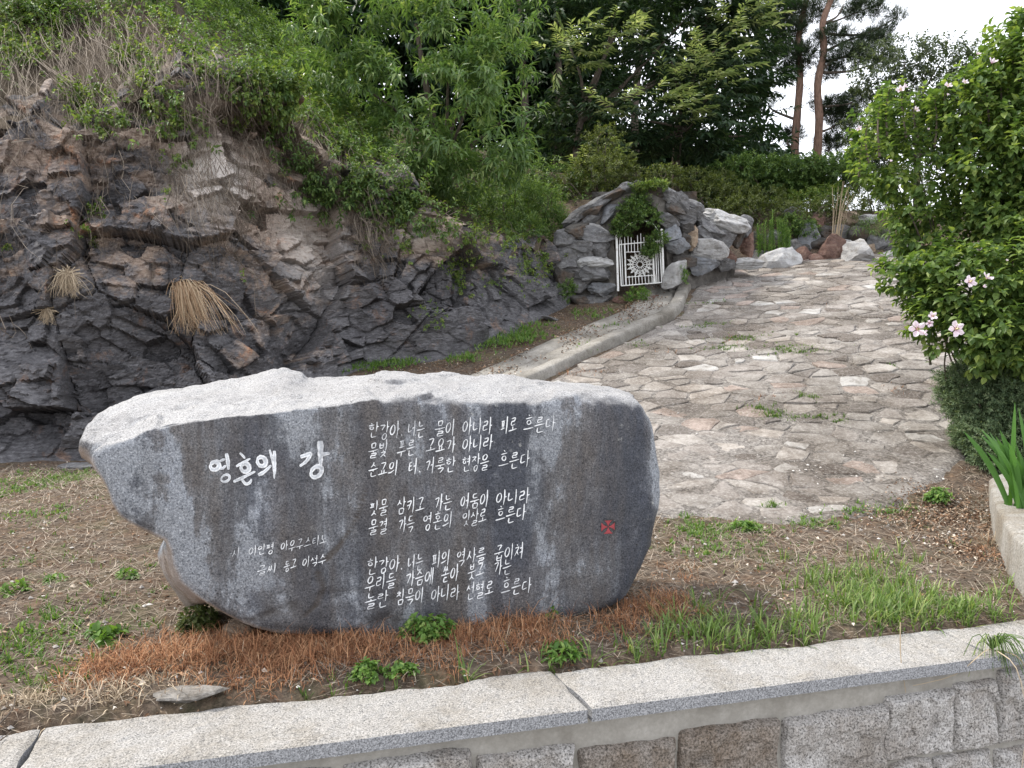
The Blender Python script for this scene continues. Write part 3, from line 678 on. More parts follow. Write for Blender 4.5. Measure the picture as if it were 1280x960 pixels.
# title strokes read off the stone, as outlines (x, y in the close-up) -> broad strokes with painted groove shade
ti = lambda a, b: (250+a*.1328, 540+b*.1328)
def ring_(cx, cy, rx, ry, rot=-.5, n=16):
    return [ti(cx+rx*math.cos(a)*math.cos(rot)-ry*math.sin(a)*math.sin(rot), cy+rx*math.cos(a)*math.sin(rot)+ry*math.sin(a)*math.cos(rot)) for a in np.linspace(-2.2, 4.3, n)]
title = [(ring_(140, 318, 42, 36), 3.0), ([ti(180, 278), ti(215, 262), ti(240, 255)], 1.6), ([ti(185, 340), ti(215, 340), ti(245, 310)], 1.9), ([ti(248, 200), ti(262, 270), ti(268, 355)], 2.6), (ring_(240, 435, 42, 30), 1.6),
 ([ti(375, 195), ti(405, 225), ti(425, 250)], 1.6), ([ti(340, 325), ti(400, 290), ti(475, 248)], 1.8), (ring_(425, 335, 38, 40), 3.0), ([ti(315, 468), ti(400, 430), ti(522, 370)], 1.9), ([ti(395, 445), ti(430, 488), ti(470, 475), ti(485, 440)], 1.9),
 (ring_(580, 278, 38, 44), 3.0), ([ti(548, 405), ti(600, 378), ti(672, 312)], 2.3), ([ti(655, 165), ti(690, 300), ti(700, 440)], 1.6), ([ti(700, 175), ti(702, 300), ti(705, 400)], 2.2),
 ([ti(945, 235), ti(990, 220), ti(1040, 208), ti(1000, 275), ti(938, 322)], 2.5), ([ti(1130, 82), ti(1135, 180), ti(1135, 325)], 3.6), ([ti(1150, 215), ti(1185, 205), ti(1222, 200)], 2.2), (ring_(1095, 375, 58, 42, -.8), 3.0)]
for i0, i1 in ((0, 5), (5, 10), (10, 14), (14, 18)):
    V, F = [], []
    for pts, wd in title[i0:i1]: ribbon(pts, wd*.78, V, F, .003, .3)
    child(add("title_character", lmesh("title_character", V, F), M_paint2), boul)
# red cross pattee in a flat square, recess shade painted as dark slivers
mr = NB("red_painted_cross", .8); nr_ = mr.noise(60, 5, .7); M_red = mr.col(mr.ramp(nr_, [(.3, (.20, .035, .04)), (.7, (.38, .07, .08))]))
mk = NB("painted_recess_shade", .95); M_dark = mk.col(mk.ramp(mk.noise(30), [(0, (.03, .028, .03)), (1, (.07, .065, .06))]))
cx_, cy_, hf = 760, 658.2, 8.8
def em(a, b): return hit(cx_+a*hf, cy_+b*hf-a*.5, .0035)
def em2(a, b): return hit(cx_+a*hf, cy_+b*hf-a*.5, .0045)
for k in range(4):
    ro = lambda a, b: [(a, b), (-b, a), (-a, -b), (b, -a)][k]
    edge = [(.03, -.06), (.13, -.36), (.32, -.68), (.66, -.98)]; pts = [ro(-a, b) for a, b in edge] + [ro(a, b) for a, b in reversed(edge)]
    V = [em(*p) for p in pts]; n = len(V)
    child(add("cross_arm", mesh_py("cross_arm", V, [(i, i+1, n-2-i, n-1-i) for i in range(n//2-1)]), M_red), boul)
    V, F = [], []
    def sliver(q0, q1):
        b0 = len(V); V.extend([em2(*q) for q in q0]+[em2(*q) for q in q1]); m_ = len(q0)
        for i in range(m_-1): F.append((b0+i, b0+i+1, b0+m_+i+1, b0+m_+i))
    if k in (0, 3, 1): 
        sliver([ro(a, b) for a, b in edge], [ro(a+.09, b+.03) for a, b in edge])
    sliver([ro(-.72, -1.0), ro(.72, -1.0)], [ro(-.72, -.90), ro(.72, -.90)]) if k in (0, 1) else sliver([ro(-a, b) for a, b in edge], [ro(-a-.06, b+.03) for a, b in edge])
    child(add("cross_edge_shade", mesh_py("cross_edge_shade", V, F), M_dark), boul)

# ------------------------------------------------------------------ loose rocks
def rock(name, c, size, rot, seed, m, parent=None, sub=3, facets=9, rough=.03, **kw):
    r = np.random.default_rng(seed); bm = bmesh.new(); bmesh.ops.create_icosphere(bm, subdivisions=sub, radius=1)
    V = np.array([v.co for v in bm.verts]); Fx = [[v.index for v in f.verts] for f in bm.faces]; bm.free()
    for k in range(facets+4):
        n = norm(r.normal(0, 1, 3)); dd = r.uniform(.42, .88); ex = np.maximum(V@n-dd, 0); V -= ex[:, None]*n*.95
    V += norm(V)*(fbm(V+seed*3.7, 2.2, 4, seed)[:, None]*.12+fbm(V+seed, 6, 2, seed+3)[:, None]*rough*2)
    V += norm(V)*((np.abs(fbm(V*np.array([1, 1, 3.2])+seed*1.3, 1.6, 4, seed+7))-.25)[:, None]*.16)
    V = V*np.array(size)
    a = rot; Rm = np.array([[math.cos(a), 0, math.sin(a)], [0, 1, 0], [-math.sin(a), 0, math.cos(a)]]); V = V@Rm.T
    o = add(name, mesh_py(name, V, Fx), m, None, **kw); o.location = tuple(c)
    if parent is not None: child(o, parent)
    return o
M_r = {'p': rockmat("stained_pale_stone", (.17, .155, .14), (.30, .285, .265), (.46, .45, .44), (.6, .6, .6), None, .5), 'g': rockmat("grey_schist", (.07, .07, .072), (.165, .165, .17), (.31, .31, .315)), 'w': rockmat("pale_quartzite", (.30, .30, .31), (.46, .46, .46), (.62, .62, .62), (.75, .75, .75), None, .6),
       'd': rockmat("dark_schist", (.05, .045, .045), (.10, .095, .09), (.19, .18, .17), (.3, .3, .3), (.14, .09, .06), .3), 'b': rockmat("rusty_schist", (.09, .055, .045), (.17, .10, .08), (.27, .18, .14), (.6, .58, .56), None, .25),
       't': rockmat("tan_sandstone", (.20, .14, .10), (.34, .26, .19), (.48, .40, .31), (.55, .5, .45), None, .3), 'u': rockmat("blue_grey_slate", (.15, .16, .18), (.25, .265, .29), (.38, .39, .41), (.5, .5, .52), None, .4)}
def prock(name, px, py, w, h, rot, k, Y, seed, parent=None, dep=.7, **kw):
    s = Y/FOC*.5; size = (w*s*1.42, max(w, h)*s*dep*1.2, h*s*1.5); return rock(name, at(px, py, Y), size, -math.radians(rot)*-1, seed, M_r[k], parent, **kw)
# stones by the foot of the boulder
p = surf(290, 803); rock("support_stone", (p[0], p[1]+.06, p[2]+.02), (.10, .10, .06), .1, 5, M_r['t'], label="small rounded tan stone tucked under the lower left of the engraved boulder", cat="stone")
p = surf(232, 872); rock("stone_fragment", (p[0], p[1]+.05, p[2]-.012), (.16, .075, .04), -.12, 8, M_r['p'], label="long flat pale stone lying in dead grass behind the coping", cat="stone")
p = surf(35, 605); 
p = on_z(112, 583, .05); rock("flat_rock", (p[0], p[1], .05), (.35, .3, .05), 0, 12, M_r['g'], label="low grey rock in the green weeds behind the boulder's left tip", cat="rock")

# ------------------------------------------------------------------ cliff
def foot(px, py): return surf(px, py)
FT = [(-13, 6.4, 0), (-9.5, 7.4, 0), (-7.2, 8.0, 0), (-5.5, 8.35, 0), (-4.3, 8.7, 0), (-3.1, 9.15, 0)] + [tuple(foot(450, 463)), tuple(foot(560, 448)), tuple(foot(640, 418)), tuple(foot(700, 387)), tuple(foot(742, 372)+np.array([-.05, .35, 0])), (2.3, 15.2, 0)]
FT = np.array(FT); FT[:, 2] = H(FT[:, 0], FT[:, 1])
hcv = np.array([3.5, 3.6, 3.7, 3.8, 4.3, 4.7, 3.0, 1.85, 1.35, 1.1, .7, .15]); upv = np.array([1.15, 1.15, 1.1, 1.1, 1.1, .95, .75, .6, .55, .5, .5, .4])
NS = 760; FC = curve_pts(FT, NS); sq = np.linspace(0, 1, NS); sk = np.linspace(0, 1, len(FT)); HC = np.interp(sq, sk, hcv); UP = np.interp(sq, sk, upv)
HC = HC + fbm(np.column_stack([sq*40, sq*0, sq*0]), 1, 4, 3)*.45
kk = np.ones(81)/81; tg = np.gradient(FC, axis=0); tg = np.stack([np.convolve(np.pad(tg[:, i], 40, 'edge'), kk, 'valid') for i in range(3)], 1)
IN = norm(np.stack([-tg[:, 1], tg[:, 0], tg[:, 0]*0], 1))
if IN[300][1] < 0: IN = -IN
NV = 250; t = np.linspace(-.06, 1.12, NV)
hh = t[:, None]*HC[None, :]; over = np.maximum(hh-HC[None, :], 0)
lean = .26*np.minimum(hh, HC)+.10*np.sin(np.clip(t, 0, 1)*math.pi)[:, None]*0 + over/np.maximum(UP, .1)[None]*.9
P = FC[None]+IN[None]*lean[..., None]; P[..., 2] = FC[None, :, 2]+np.minimum(hh, HC)*1.0+over*.9
P = P.reshape(-1, 3); Gd = P.reshape(NV, NS, 3); n0 = norm(np.cross(np.gradient(Gd, axis=1), np.gradient(Gd, axis=0))).reshape(-1, 3)
ns_ = np.broadcast_to(-IN[None], (NV, NS, 3)).reshape(-1, 3).copy(); ns_[:, 2] = .15
warp = np.stack([fbm(P, .45, 2, 81+i) for i in range(3)], 1)*.45+np.stack([fbm(P, 5, 3, 86+i) for i in range(3)], 1)*.02
ca, sa = math.cos(.12), math.sin(.12); Q = P+warp; along = Q@np.array([.84, .5, 0.]); qz = Q[:, 2]*ca+along*sa; qx = along*ca-Q[:, 2]*sa; qy = Q@np.array([-.5, .84, 0.])
B = np.stack([qx, qy, qz], 1)
v1, r1, g1_ = cells(B/np.array([1.15, 1.0, 1.0]), 101); v2, r2, g2_ = cells(B/np.array([.36, .36, .23]), 111); v3, r3, g3_ = cells(B/np.array([.15, .16, .065]), 121); v4, r4, g4_ = cells(B/np.array([.07, .07, .04]), 131)
d = fbm(P, .45, 3, 91)*.42 + (r1[:, 0]-.5)*.46+(v1*(r1-.5)).sum(1)*.80 + (r2[:, 0]-.5)*.14+(v2*(r2-.5)).sum(1)*.30 + (r3[:, 0]-.5)*.028+(v3*(r3-.5)).sum(1)*.05 + (r4[:, 0]-.5)*.013 + fbm(P, 12, 4, 92)*.007
d -= .05*(g1_ < .018)+.008*(g2_ < .02)
T2 = np.repeat(t, NS); Hh = hh.ravel(); amp = sm((Hh+.02)/.35)*(1-.7*sm((T2-.95)/.12)); sizeF = np.tile(.45+.55*sm((HC-1)/1.6), NV)
Pd = P+ns_*((d*amp*sizeF)[:, None])
tone = .5*r1[:, 1]+.3*r2[:, 1]+.2*r3[:, 1]; pxh = 640+P[:, 0]/P[:, 1]*FOC
def blob(cx, cy, rx, ry):
    py_ = 430-(P[:, 2]-EYE)/P[:, 1]*FOC; return np.exp(-(((pxh-cx)/rx)**2+((py_-cy)/ry)**2))
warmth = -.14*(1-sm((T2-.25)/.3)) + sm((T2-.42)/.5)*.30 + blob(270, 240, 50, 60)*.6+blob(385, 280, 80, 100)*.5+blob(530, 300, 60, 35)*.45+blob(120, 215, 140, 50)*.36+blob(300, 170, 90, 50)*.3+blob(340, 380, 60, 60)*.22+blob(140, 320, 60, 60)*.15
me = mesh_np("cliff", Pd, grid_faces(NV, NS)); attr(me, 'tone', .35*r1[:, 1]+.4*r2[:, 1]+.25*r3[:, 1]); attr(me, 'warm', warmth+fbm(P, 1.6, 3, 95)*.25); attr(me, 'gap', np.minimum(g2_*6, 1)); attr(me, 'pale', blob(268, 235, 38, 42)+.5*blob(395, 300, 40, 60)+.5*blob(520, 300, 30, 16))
def _cliff():
    b = NB("fractured_schist_cliff", .82, .35); v = b.map((1, 1, 3.2), (.22, .12, 0))
    f = b.noise(13, 9, .8, v, .2); m = b.noise(1.6, 6, .65)
    dark = b.ramp(f, [(.28, (.032, .031, .033)), (.43, (.078, .075, .080)), (.57, (.155, .152, .160)), (.74, (.37, .36, .365))])
    warm = b.ramp(f, [(.28, (.085, .058, .044)), (.44, (.24, .175, .135)), (.6, (.42, .335, .27)), (.75, (.64, .57, .50))])
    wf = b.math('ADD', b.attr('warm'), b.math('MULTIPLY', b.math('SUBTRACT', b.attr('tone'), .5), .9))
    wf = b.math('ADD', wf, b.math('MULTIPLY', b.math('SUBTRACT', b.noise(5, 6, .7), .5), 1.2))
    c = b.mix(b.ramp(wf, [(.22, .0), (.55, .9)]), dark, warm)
    c = b.mix(b.ramp(b.attr('tone'), [(.3, .55), (.7, .0)]), c, b.mix(1.0, c, (.5, .5, .52), 'MULTIPLY'))
    rs = b.ramp(b.noise(2.7, 6, .75, None, .5), [(.57, .0), (.68, .65)]); c = b.mix(rs, c, b.mix(1.0, c, (1.9, 1.15, .7), 'MULTIPLY'))
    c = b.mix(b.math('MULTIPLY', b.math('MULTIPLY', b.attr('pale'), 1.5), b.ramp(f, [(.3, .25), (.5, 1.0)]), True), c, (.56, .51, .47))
    c = b.mix(b.math('MULTIPLY', b.math('SUBTRACT', 1.0, b.attr('gap')), .25), c, (.02, .018, .018))
    b.bump(f, .6, .02); b.bump(b.noise(48, 6, .75, v), .5, .006); return b.col(c)
M_cliff = _cliff()
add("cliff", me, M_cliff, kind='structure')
cliff_bvh = BVHTree.FromPolygons([tuple(v) for v in Pd[::1]], [tuple(f) for f in grid_faces(NV, NS)[::1].tolist()])
# hillside above the cliff, running back under the trees
NB_ = 60; k = (np.linspace(0, 1, NB_)**1.6)[:, None]; over = k*16
k2_ = np.hanning(141); k2_ /= k2_.sum(); cv = lambda a: np.convolve(np.pad(a, 70, 'edge'), k2_, 'valid')
IN = norm(np.stack([cv(IN[:, 0]), cv(IN[:, 1]), IN[:, 2]], 1)); HCh = cv(HC); UPh = cv(UP); crest = FC+IN*((.26*HC)[:, None]); 
wz = sm(over/1.0); Pz = FC[:, 2][None]+HC[None]*(1-wz)+HCh[None]*wz + np.minimum(over, 6.5)*UPh[None]*.9 + np.maximum(over-6.5, 0)*.12
Ph = crest[None]+IN[None]*(over[..., None]); Ph[..., 2] = Pz-.05; Ph = Ph.reshape(-1, 3)
Ph[:, 2] += fbm(Ph, .8, 4, 61)*.28*np.repeat(sm(k[:, 0]*6), NS)+fbm(Ph, 4, 3, 62)*.07
# let the right end of the hillside sink into the mound
Hs = Ph[:, :].reshape(NB_, NS, 3)[:, ::3].reshape(-1, 3); nsh = len(range(0, NS, 3))
mh = NB("hillside_humus", 1, .1); nh = mh.noise(5, 8, .7); mh.bump(nh, .8, .05); M_humus = mh.col(mh.ramp(nh, [(.3, (.035, .028, .02)), (.55, (.10, .08, .06)), (.75, (.17, .14, .105))]))
add("hillside", mesh_np("hillside", Hs, grid_faces(NB_, nsh), True), M_humus, kind='structure')
hill_bvh = BVHTree.FromPolygons([tuple(v) for v in Hs], [tuple(f) for f in grid_faces(NB_, nsh).tolist()])
def probe(px, py):
    """point and outward normal where a sight line meets cliff or hillside"""
    d_ = Vector(ray(px, py)).normalized(); best = None
    for bv in (cliff_bvh, hill_bvh):
        p, n, i, tt_ = bv.ray_cast(cam_o, d_)
        if p is not None and (best is None or tt_ < best[2]):
            if n.dot(d_) > 0: n = -n
            best = (np.array(p), np.array(n), tt_)
    return best

# ------------------------------------------------------------------ grotto
YG = 13.05
gro = empty("grotto", tuple(surf(800, 372)), "small arched rock grotto with a gated opening at the top of the gutter path", "grotto")
outer = [(688, 392), (690, 330), (700, 295), (728, 268), (762, 246), (798, 234), (832, 244), (862, 262), (895, 283), (915, 315), (918, 350)]
innr = [(772, 392), (770, 335), (768, 300), (772, 272), (782, 255), (798, 247), (814, 254), (828, 272), (834, 300), (834, 335), (834, 380)]
gy = lambda a: .9*max(0, (a-845)/70)
oc = curve_pts(np.array([at(a, b, YG+.32+gy(a)) for a, b in outer]), 60); ic = curve_pts(np.array([at(a, b, YG+.18) for a, b in innr]), 60)
NRG = 14; bodyrows = []
for k in range(NRG):
    s = k/(NRG-1); row = ic*(1-s)+oc*s; row = row+np.array([0, -1, 0])*(.10*math.sin(math.pi*s)); bodyrows.append(row)
bodyrows = [ic+np.array([0, 1.3, 0])] + bodyrows + [oc+np.array([0, .5, -.0]), oc+np.array([0, 1.5, -.5])]
Pb = np.array(bodyrows).reshape(-1, 3); Pb += np.stack([fbm(Pb, 3, 4, 200+i) for i in range(3)], 1)*.10
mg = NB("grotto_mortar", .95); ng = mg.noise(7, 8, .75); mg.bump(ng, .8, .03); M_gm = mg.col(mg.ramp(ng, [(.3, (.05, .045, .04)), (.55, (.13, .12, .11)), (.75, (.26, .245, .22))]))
child(add("mortar_body", mesh_np("mortar_body", Pb, grid_faces(len(bodyrows), 60)), M_gm), gro)
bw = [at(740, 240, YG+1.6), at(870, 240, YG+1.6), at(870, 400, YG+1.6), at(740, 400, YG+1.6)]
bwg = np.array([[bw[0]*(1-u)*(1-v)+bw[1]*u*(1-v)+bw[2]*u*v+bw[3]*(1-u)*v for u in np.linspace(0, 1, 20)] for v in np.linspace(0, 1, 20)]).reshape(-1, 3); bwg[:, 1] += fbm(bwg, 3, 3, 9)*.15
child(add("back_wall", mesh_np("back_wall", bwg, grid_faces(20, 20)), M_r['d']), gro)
gl = [(743, 297, 46, 20, 5, 'g'), (741, 286, 36, 14, 8, 'w'), (719, 306, 36, 18, 10, 'g'), (750, 313, 32, 18, 0, 'g'), (706, 323, 40, 28, 0, 'g'), (732, 318, 26, 18, 0, 'g'), (747, 327, 40, 14, -5, 'w'), (715, 341, 32, 18, 5, 'g'), (745, 342, 44, 24, -10, 'g'),
 (725, 356, 28, 18, 0, 'g'), (751, 362, 32, 15, -5, 'u'), (744, 374, 32, 13, 0, 'g'), (725, 287, 32, 18, -30, 'd'), (708, 300, 26, 22, -30, 'g'), (702, 345, 24, 24, 0, 'd'), (705, 365, 26, 20, 0, 'g'), (727, 374, 22, 14, 0, 'd'), (699, 378, 22, 14, 0, 'g'),
 (722, 271, 40, 12, -36, 'g'), (743, 262, 48, 14, -36, 'd'), (750, 251, 44, 10, -32, 'g'), (760, 268, 30, 13, -50, 'u'), (735, 274, 30, 14, -38, 'g'), (769, 243, 38, 13, -24, 'd'), (784, 236, 30, 11, -12, 'g'), (801, 233, 30, 13, 4, 'd'), (818, 237, 28, 14, 18, 'd'),
 (831, 236, 12, 11, 20, 'w'), (836, 246, 28, 13, 32, 'g'), (848, 252, 28, 16, 38, 'g'), (843, 261, 26, 12, 34, 'd'), (855, 268, 30, 14, 15, 'g'), (868, 262, 26, 14, 32, 'g'), (877, 272, 24, 10, 28, 'g'), (836, 276, 22, 17, 10, 'g'), (858, 282, 26, 13, 5, 'g'), (883, 284, 42, 13, 34, 'g'),
 (842, 292, 22, 18, 5, 'u'), (864, 297, 15, 22, 0, 't'), (880, 296, 30, 26, 15, 'g'), (845, 308, 26, 18, 8, 'u'), (857, 300, 12, 14, 0, 'd'), (877, 314, 48, 26, -3, 'w'), (880, 331, 42, 20, 0, 'u'), (903, 329, 24, 18, 5, 'g'), (856, 326, 22, 22, 0, 'd'),
 (899, 300, 32, 30, 0, 'g'), (902, 277, 50, 26, 14, 'w'), (928, 284, 26, 22, 5, 'g'), (920, 298, 20, 26, 0, 'd'), (909, 320, 20, 16, 0, 'b'), (934, 308, 18, 30, 5, 'b'), (925, 330, 46, 13, 0, 'w')]
for i, (x, y, w_, h_, r_, k_) in enumerate(gl):
    Y = YG+.06 + gy(x)*.9 + (.12 if y < 275 else 0) + rng.uniform(-.05, .05)
    prock("grotto_stone", x, y, w_, h_, r_, k_, Y, 300+i, gro, .6, facets=10, sub=4)
# arch thickness stones lining the cave mouth
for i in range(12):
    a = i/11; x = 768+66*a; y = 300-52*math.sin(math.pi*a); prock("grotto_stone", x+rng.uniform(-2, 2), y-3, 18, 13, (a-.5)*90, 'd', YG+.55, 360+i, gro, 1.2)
rock("leaning_stone", at(843, 346, YG-.1), (.20, .2, .36), .42, 372, M_r['w'], label="pale oblong rock leaning beside the right post of the white gate", cat="rock")
rock("sill_stone", at(776, 376, YG-.05), (.16, .14, .09), 0, 374, M_r['b'], label="rounded reddish sill stone below the left post of the gate", cat="rock")
rock("sill_stone", at(820, 374, YG-.02), (.19, .14, .085), 0, 375, M_r['b'], label="reddish sill stone below the right half of the gate", cat="rock")
# rockery wall to the right
rw = empty("rockery_wall", (5.2, 15.2, 2.8), "rough rockery bank of grey and rust-brown rocks closing the top of the paving", "rock wall")
rl = [(1000, 328, 22, 28, 0, 'b'), (1018, 330, 26, 20, 0, 'b'), (1039, 321, 34, 38, 0, 'b'), (1052, 305, 30, 14, 5, 'w'), (1011, 299, 27, 36, 8, 'u'), (989, 310, 26, 20, 0, 'g'), (1021, 280, 18, 26, -10, 'b'), (1034, 291, 20, 20, 0, 'd'), (988, 267, 20, 13, 0, 'g'),
 (1057, 273, 28, 13, 0, 't'), (1052, 290, 26, 20, 0, 'g'), (1082, 274, 32, 10, -5, 'w'), (1092, 305, 28, 20, 8, 'g'), (1087, 314, 20, 15, 0, 't'), (1112, 322, 32, 17, 0, 'w'), (950, 322, 26, 20, 0, 'g'), (944, 303, 22, 24, 0, 'd'), (960, 306, 26, 18, 0, 'd'),
 (972, 300, 24, 20, 0, 'g'), (1003, 315, 24, 16, 0, 'd'), (1026, 306, 20, 18, 0, 'd'), (1070, 296, 26, 20, 0, 'd'), (1130, 312, 34, 22, 0, 'g'), (1150, 322, 34, 22, 0, 'd'), (1180, 318, 36, 26, 0, 'g'), (1110, 300, 30, 20, 0, 'd'), (1215, 320, 40, 26, 0, 'w'), (1255, 318, 40, 30, 0, 'g')]
for i, (x, y, w_, h_, r_, k_) in enumerate(rl):
    prock("rockery_stone", x, y, w_, h_, r_, k_, 15.15+(335-y)/60*.75, 400+i, rw, .8)
bk = []
for v_ in np.linspace(0, 1, 10):
    for u_ in np.linspace(0, 1, 50):
        bk.append((3.7+u_*8, 15.25+v_*1.3, 2.6+v_*1.55))
bk = np.array(bk); bk += np.stack([fbm(bk, 1.5, 4, 220+i) for i in range(3)], 1)*.16
child(add("earth_core", mesh_np("earth_core", bk, grid_faces(10, 50)), M_humus), rw)
prock("white_rock", 974, 327, 44, 30, -5, 'w', 14.95, 440, None, .8, label="white rounded rock at the top edge of the paving left of the rust-brown stones", cat="rock")
prock("striped_rock", 1075, 323, 50, 30, 12, 'w', 14.95, 441, None, .8, label="pale grey layered rock sloping down to the right at the top of the paving", cat="rock")
p = surf(690, 420)

# ------------------------------------------------------------------ white iron gate
mw = NB("old_white_enamel", .55, .4); nw = mw.noise(22, 6, .75); M_white = mw.col(mw.mix(mw.ramp(nw, [(.56, .0), (.66, .8)]), (.78, .78, .76), (.33, .27, .22)))
gate = empty("iron_gate", tuple(at(800, 368, YG-.02)), "white painted iron gate with a starburst panel closing the grotto mouth", "gate")
def gp(a, b): return at(760+a*.10936, 280+b*.10936, YG-.02)
def rod(nm, pts, r, sides=8, parent=gate):
    V, F = tubes([np.array([gp(*p) for p in pts])], [np.full(len(pts), r)], sides); return child(add(nm, mesh_np(nm, V, F, True), M_white), parent)
def bar(nm, pts, r): return rod(nm, pts, r, 4)
for x0, y0, x1, y1 in ((97, 115, 115, 768), (612, 85, 636, 640)):
    V, F = tubes([np.array([gp(x0, y0), gp(x1, y1)])], [np.array([.019, .019])], 10); po = child(add("gate_post", mesh_np("gate_post", V, F, True), M_white), gate)
    me_ = bpy.data.meshes.new("post_ball"); bm = bmesh.new(); bmesh.ops.create_uvsphere(bm, u_segments=12, v_segments=8, radius=.024); bm.to_mesh(me_); bm.free()
    ball = add("post_ball", me_, M_white); ball.location = tuple(gp(x0, y0-14)); ball.parent = po
    child_loc = ball.location.copy()
bar("top_rail", [(128, 235), (590, 195)], .011); bar("bottom_rail", [(150, 708), (615, 670)], .011); bar("left_stile", [(130, 235), (152, 708)], .011); bar("right_stile", [(588, 195), (615, 670)], .011)
rod("arch_hoop", [(132, 235), (140, 140), (170, 60), (230, 5), (320, -35), (400, -40), (470, -25), (530, 10), (575, 80), (590, 195)], .005, 6)
tops = [(152, 180), (190, 150), (228, 140), (264, 150), (300, 190), (337, 130), (374, 110), (410, 150), (450, 190), (488, 160), (525, 170), (562, 170)]
for i, (x, y) in enumerate(tops):
    f_ = (x-130)/460; inpan = 195 < x < 530
    yt = 233-f_*38; pb, pt = 605-f_*30, 322-(x-210)/310*10
    if inpan:
        bar("gate_bar", [(x, y), (x+4, pt)], .0065); bar("gate_bar", [(x+12, pb-5), (x+18, 700-f_*36)], .0065)
    else: bar("gate_bar", [(x, y), (x+20, 700-f_*36)], .0065)
bar("panel_stile", [(190, 232), (206, 700)], .014); bar("panel_stile", [(512, 330), (530, 680)], .017); bar("panel_stile", [(545, 330), (560, 675)], .009)
orn = bar("panel_rail", [(206, 322), (520, 312)], .008); bar("panel_rail", [(215, 608), (525, 585)], .008)
c0 = np.array([365., 462.]); paths = []
for k in range(16):
    a = k*math.pi/8; r0, r1 = (30, 150) if k % 2 == 0 else (30, 165)
    ring2 = lambda r, a: (c0[0]+r*math.cos(a), c0[1]+r*math.sin(a)*.93)
    paths.append([gp(*ring2(r0, a)), gp(*ring2(min(r1, 148/max(abs(math.cos(a)), abs(math.sin(a)), .72)), a))])
for rad in (34, 78, 112):
    paths.append([gp(*ring2(rad, a)) for a in np.linspace(0, 2*math.pi, 25)])
for k in range(16):
    a = k*math.pi/8+math.pi/16; lp = [ring2(rr_, a+da) for rr_, da in ((80, 0), (98, .14), (118, .0), (98, -.14), (80, 0))]; paths.append([gp(*q) for q in lp])
    lp = [ring2(rr_, a+math.pi/16+da) for rr_, da in ((112, 0), (128, .10), (146, .0), (128, -.10), (112, 0))]; paths.append([gp(*q) for q in lp])
V, F = tubes([np.array(q) for q in paths], [np.full(len(q), .0048) for q in paths], 4); child(add("starburst_panel", mesh_np("starburst_panel", V, F), M_white), gate)
V, F = tubes([np.array([gp(365, 462)+np.array([0, -.012, 0]), gp(365, 462)+np.array([0, .012, 0])])], [np.array([.02, .02])], 10)
child(add("rosette", mesh_np("rosette", V, F), M_r['t']), gate)
# ------------------------------------------------------------------ foliage generators
def rv(n): return norm(rng.normal(0, 1, (n, 3)))
def leaf_geo(pos, d, up, L, W, droop=.2, fold=.18, shape='lance'):
    n = len(pos); L = np.broadcast_to(L, n)[:, None]; W = np.broadcast_to(W, n)[:, None]; d = norm(d)
    s = norm(np.cross(d, up)+1e-6); nn = np.cross(s, d)
    if shape == 'lance':
        V = np.stack([pos, pos+d*L*.42+s*W*.5+nn*fold*W, pos+d*L*.46-nn*droop*L*.12, pos+d*L*.42-s*W*.5+nn*fold*W, pos+d*L-nn*droop*L], 1)
        T = np.array([[0, 1, 2], [0, 2, 3], [1, 4, 2], [2, 4, 3]])
    else:   # broad
        V = np.stack([pos, pos+d*L*.25+s*W*.42+nn*fold*W, pos+d*L*.6+s*W*.46+nn*(fold*W-droop*L*.25), pos+d*L-nn*droop*L, pos+d*L*.6-s*W*.46+nn*(fold*W-droop*L*.25), pos+d*L*.25-s*W*.42+nn*fold*W, pos+d*L*.5-nn*droop*L*.15], 1)
        T = np.array([[0, 1, 6], [1, 2, 6], [2, 3, 6], [3, 4, 6], [4, 5, 6], [5, 0, 6]])
    k = V.shape[1]; F = (T[None]+(np.arange(n)*k)[:, None, None]).reshape(-1, 3); return V.reshape(-1, 3), F
def tri_mesh(name, parts):
    Vs, Fs, o = [], [], 0
    for V, F in parts: Vs.append(V); Fs.append(F+o); o += len(V)
    return mesh_np(name, np.concatenate(Vs), np.concatenate(Fs))
def shoots(pos, d, ln, k, L, W, spread=1.0, hang=.35, jit=.25, shape='lance', droop=.25, tipb=.0, pinn=False):
    """k leaves along each short shoot, set round it by the golden angle (or in two rows)"""
    n = len(pos); d = norm(d); ref = np.tile([0, 0, 1.], (n, 1)); a = norm(np.cross(d, ref)+1e-5); b = np.cross(d, a)
    P, Dd, U, LL = [], [], [], []
    for i in range(k):
        t = (i+.5)/k; an = (i*2.4 if not pinn else (0 if i % 2 else math.pi))+rng.normal(0, jit, n); 
        o = a*np.cos(an)[:, None]+b*np.sin(an)[:, None]*(1 if not pinn else .2)
        sp_ = spread*(1.15-.6*t)
        q = norm(d*math.cos(sp_)+o*math.sin(sp_)+rng.normal(0, .12, (n, 3)))
        q[:, 2] -= hang; P.append(pos+d*(ln*(t+tipb))[:, None] if np.ndim(ln) else pos+d*ln*(t+tipb)); Dd.append(norm(q)); U.append(norm(d*.5+ref+rng.normal(0, .25, (n, 3)))); LL.append(np.full(n, 1.)*(1-.35*abs(t-.5)))
    P, Dd, U, LL = map(np.concatenate, (P, Dd, U, LL)); r = rng.uniform(.7, 1.15, len(P))*LL
    return leaf_geo(P, Dd, U, L*r, W*r, droop, shape=shape)
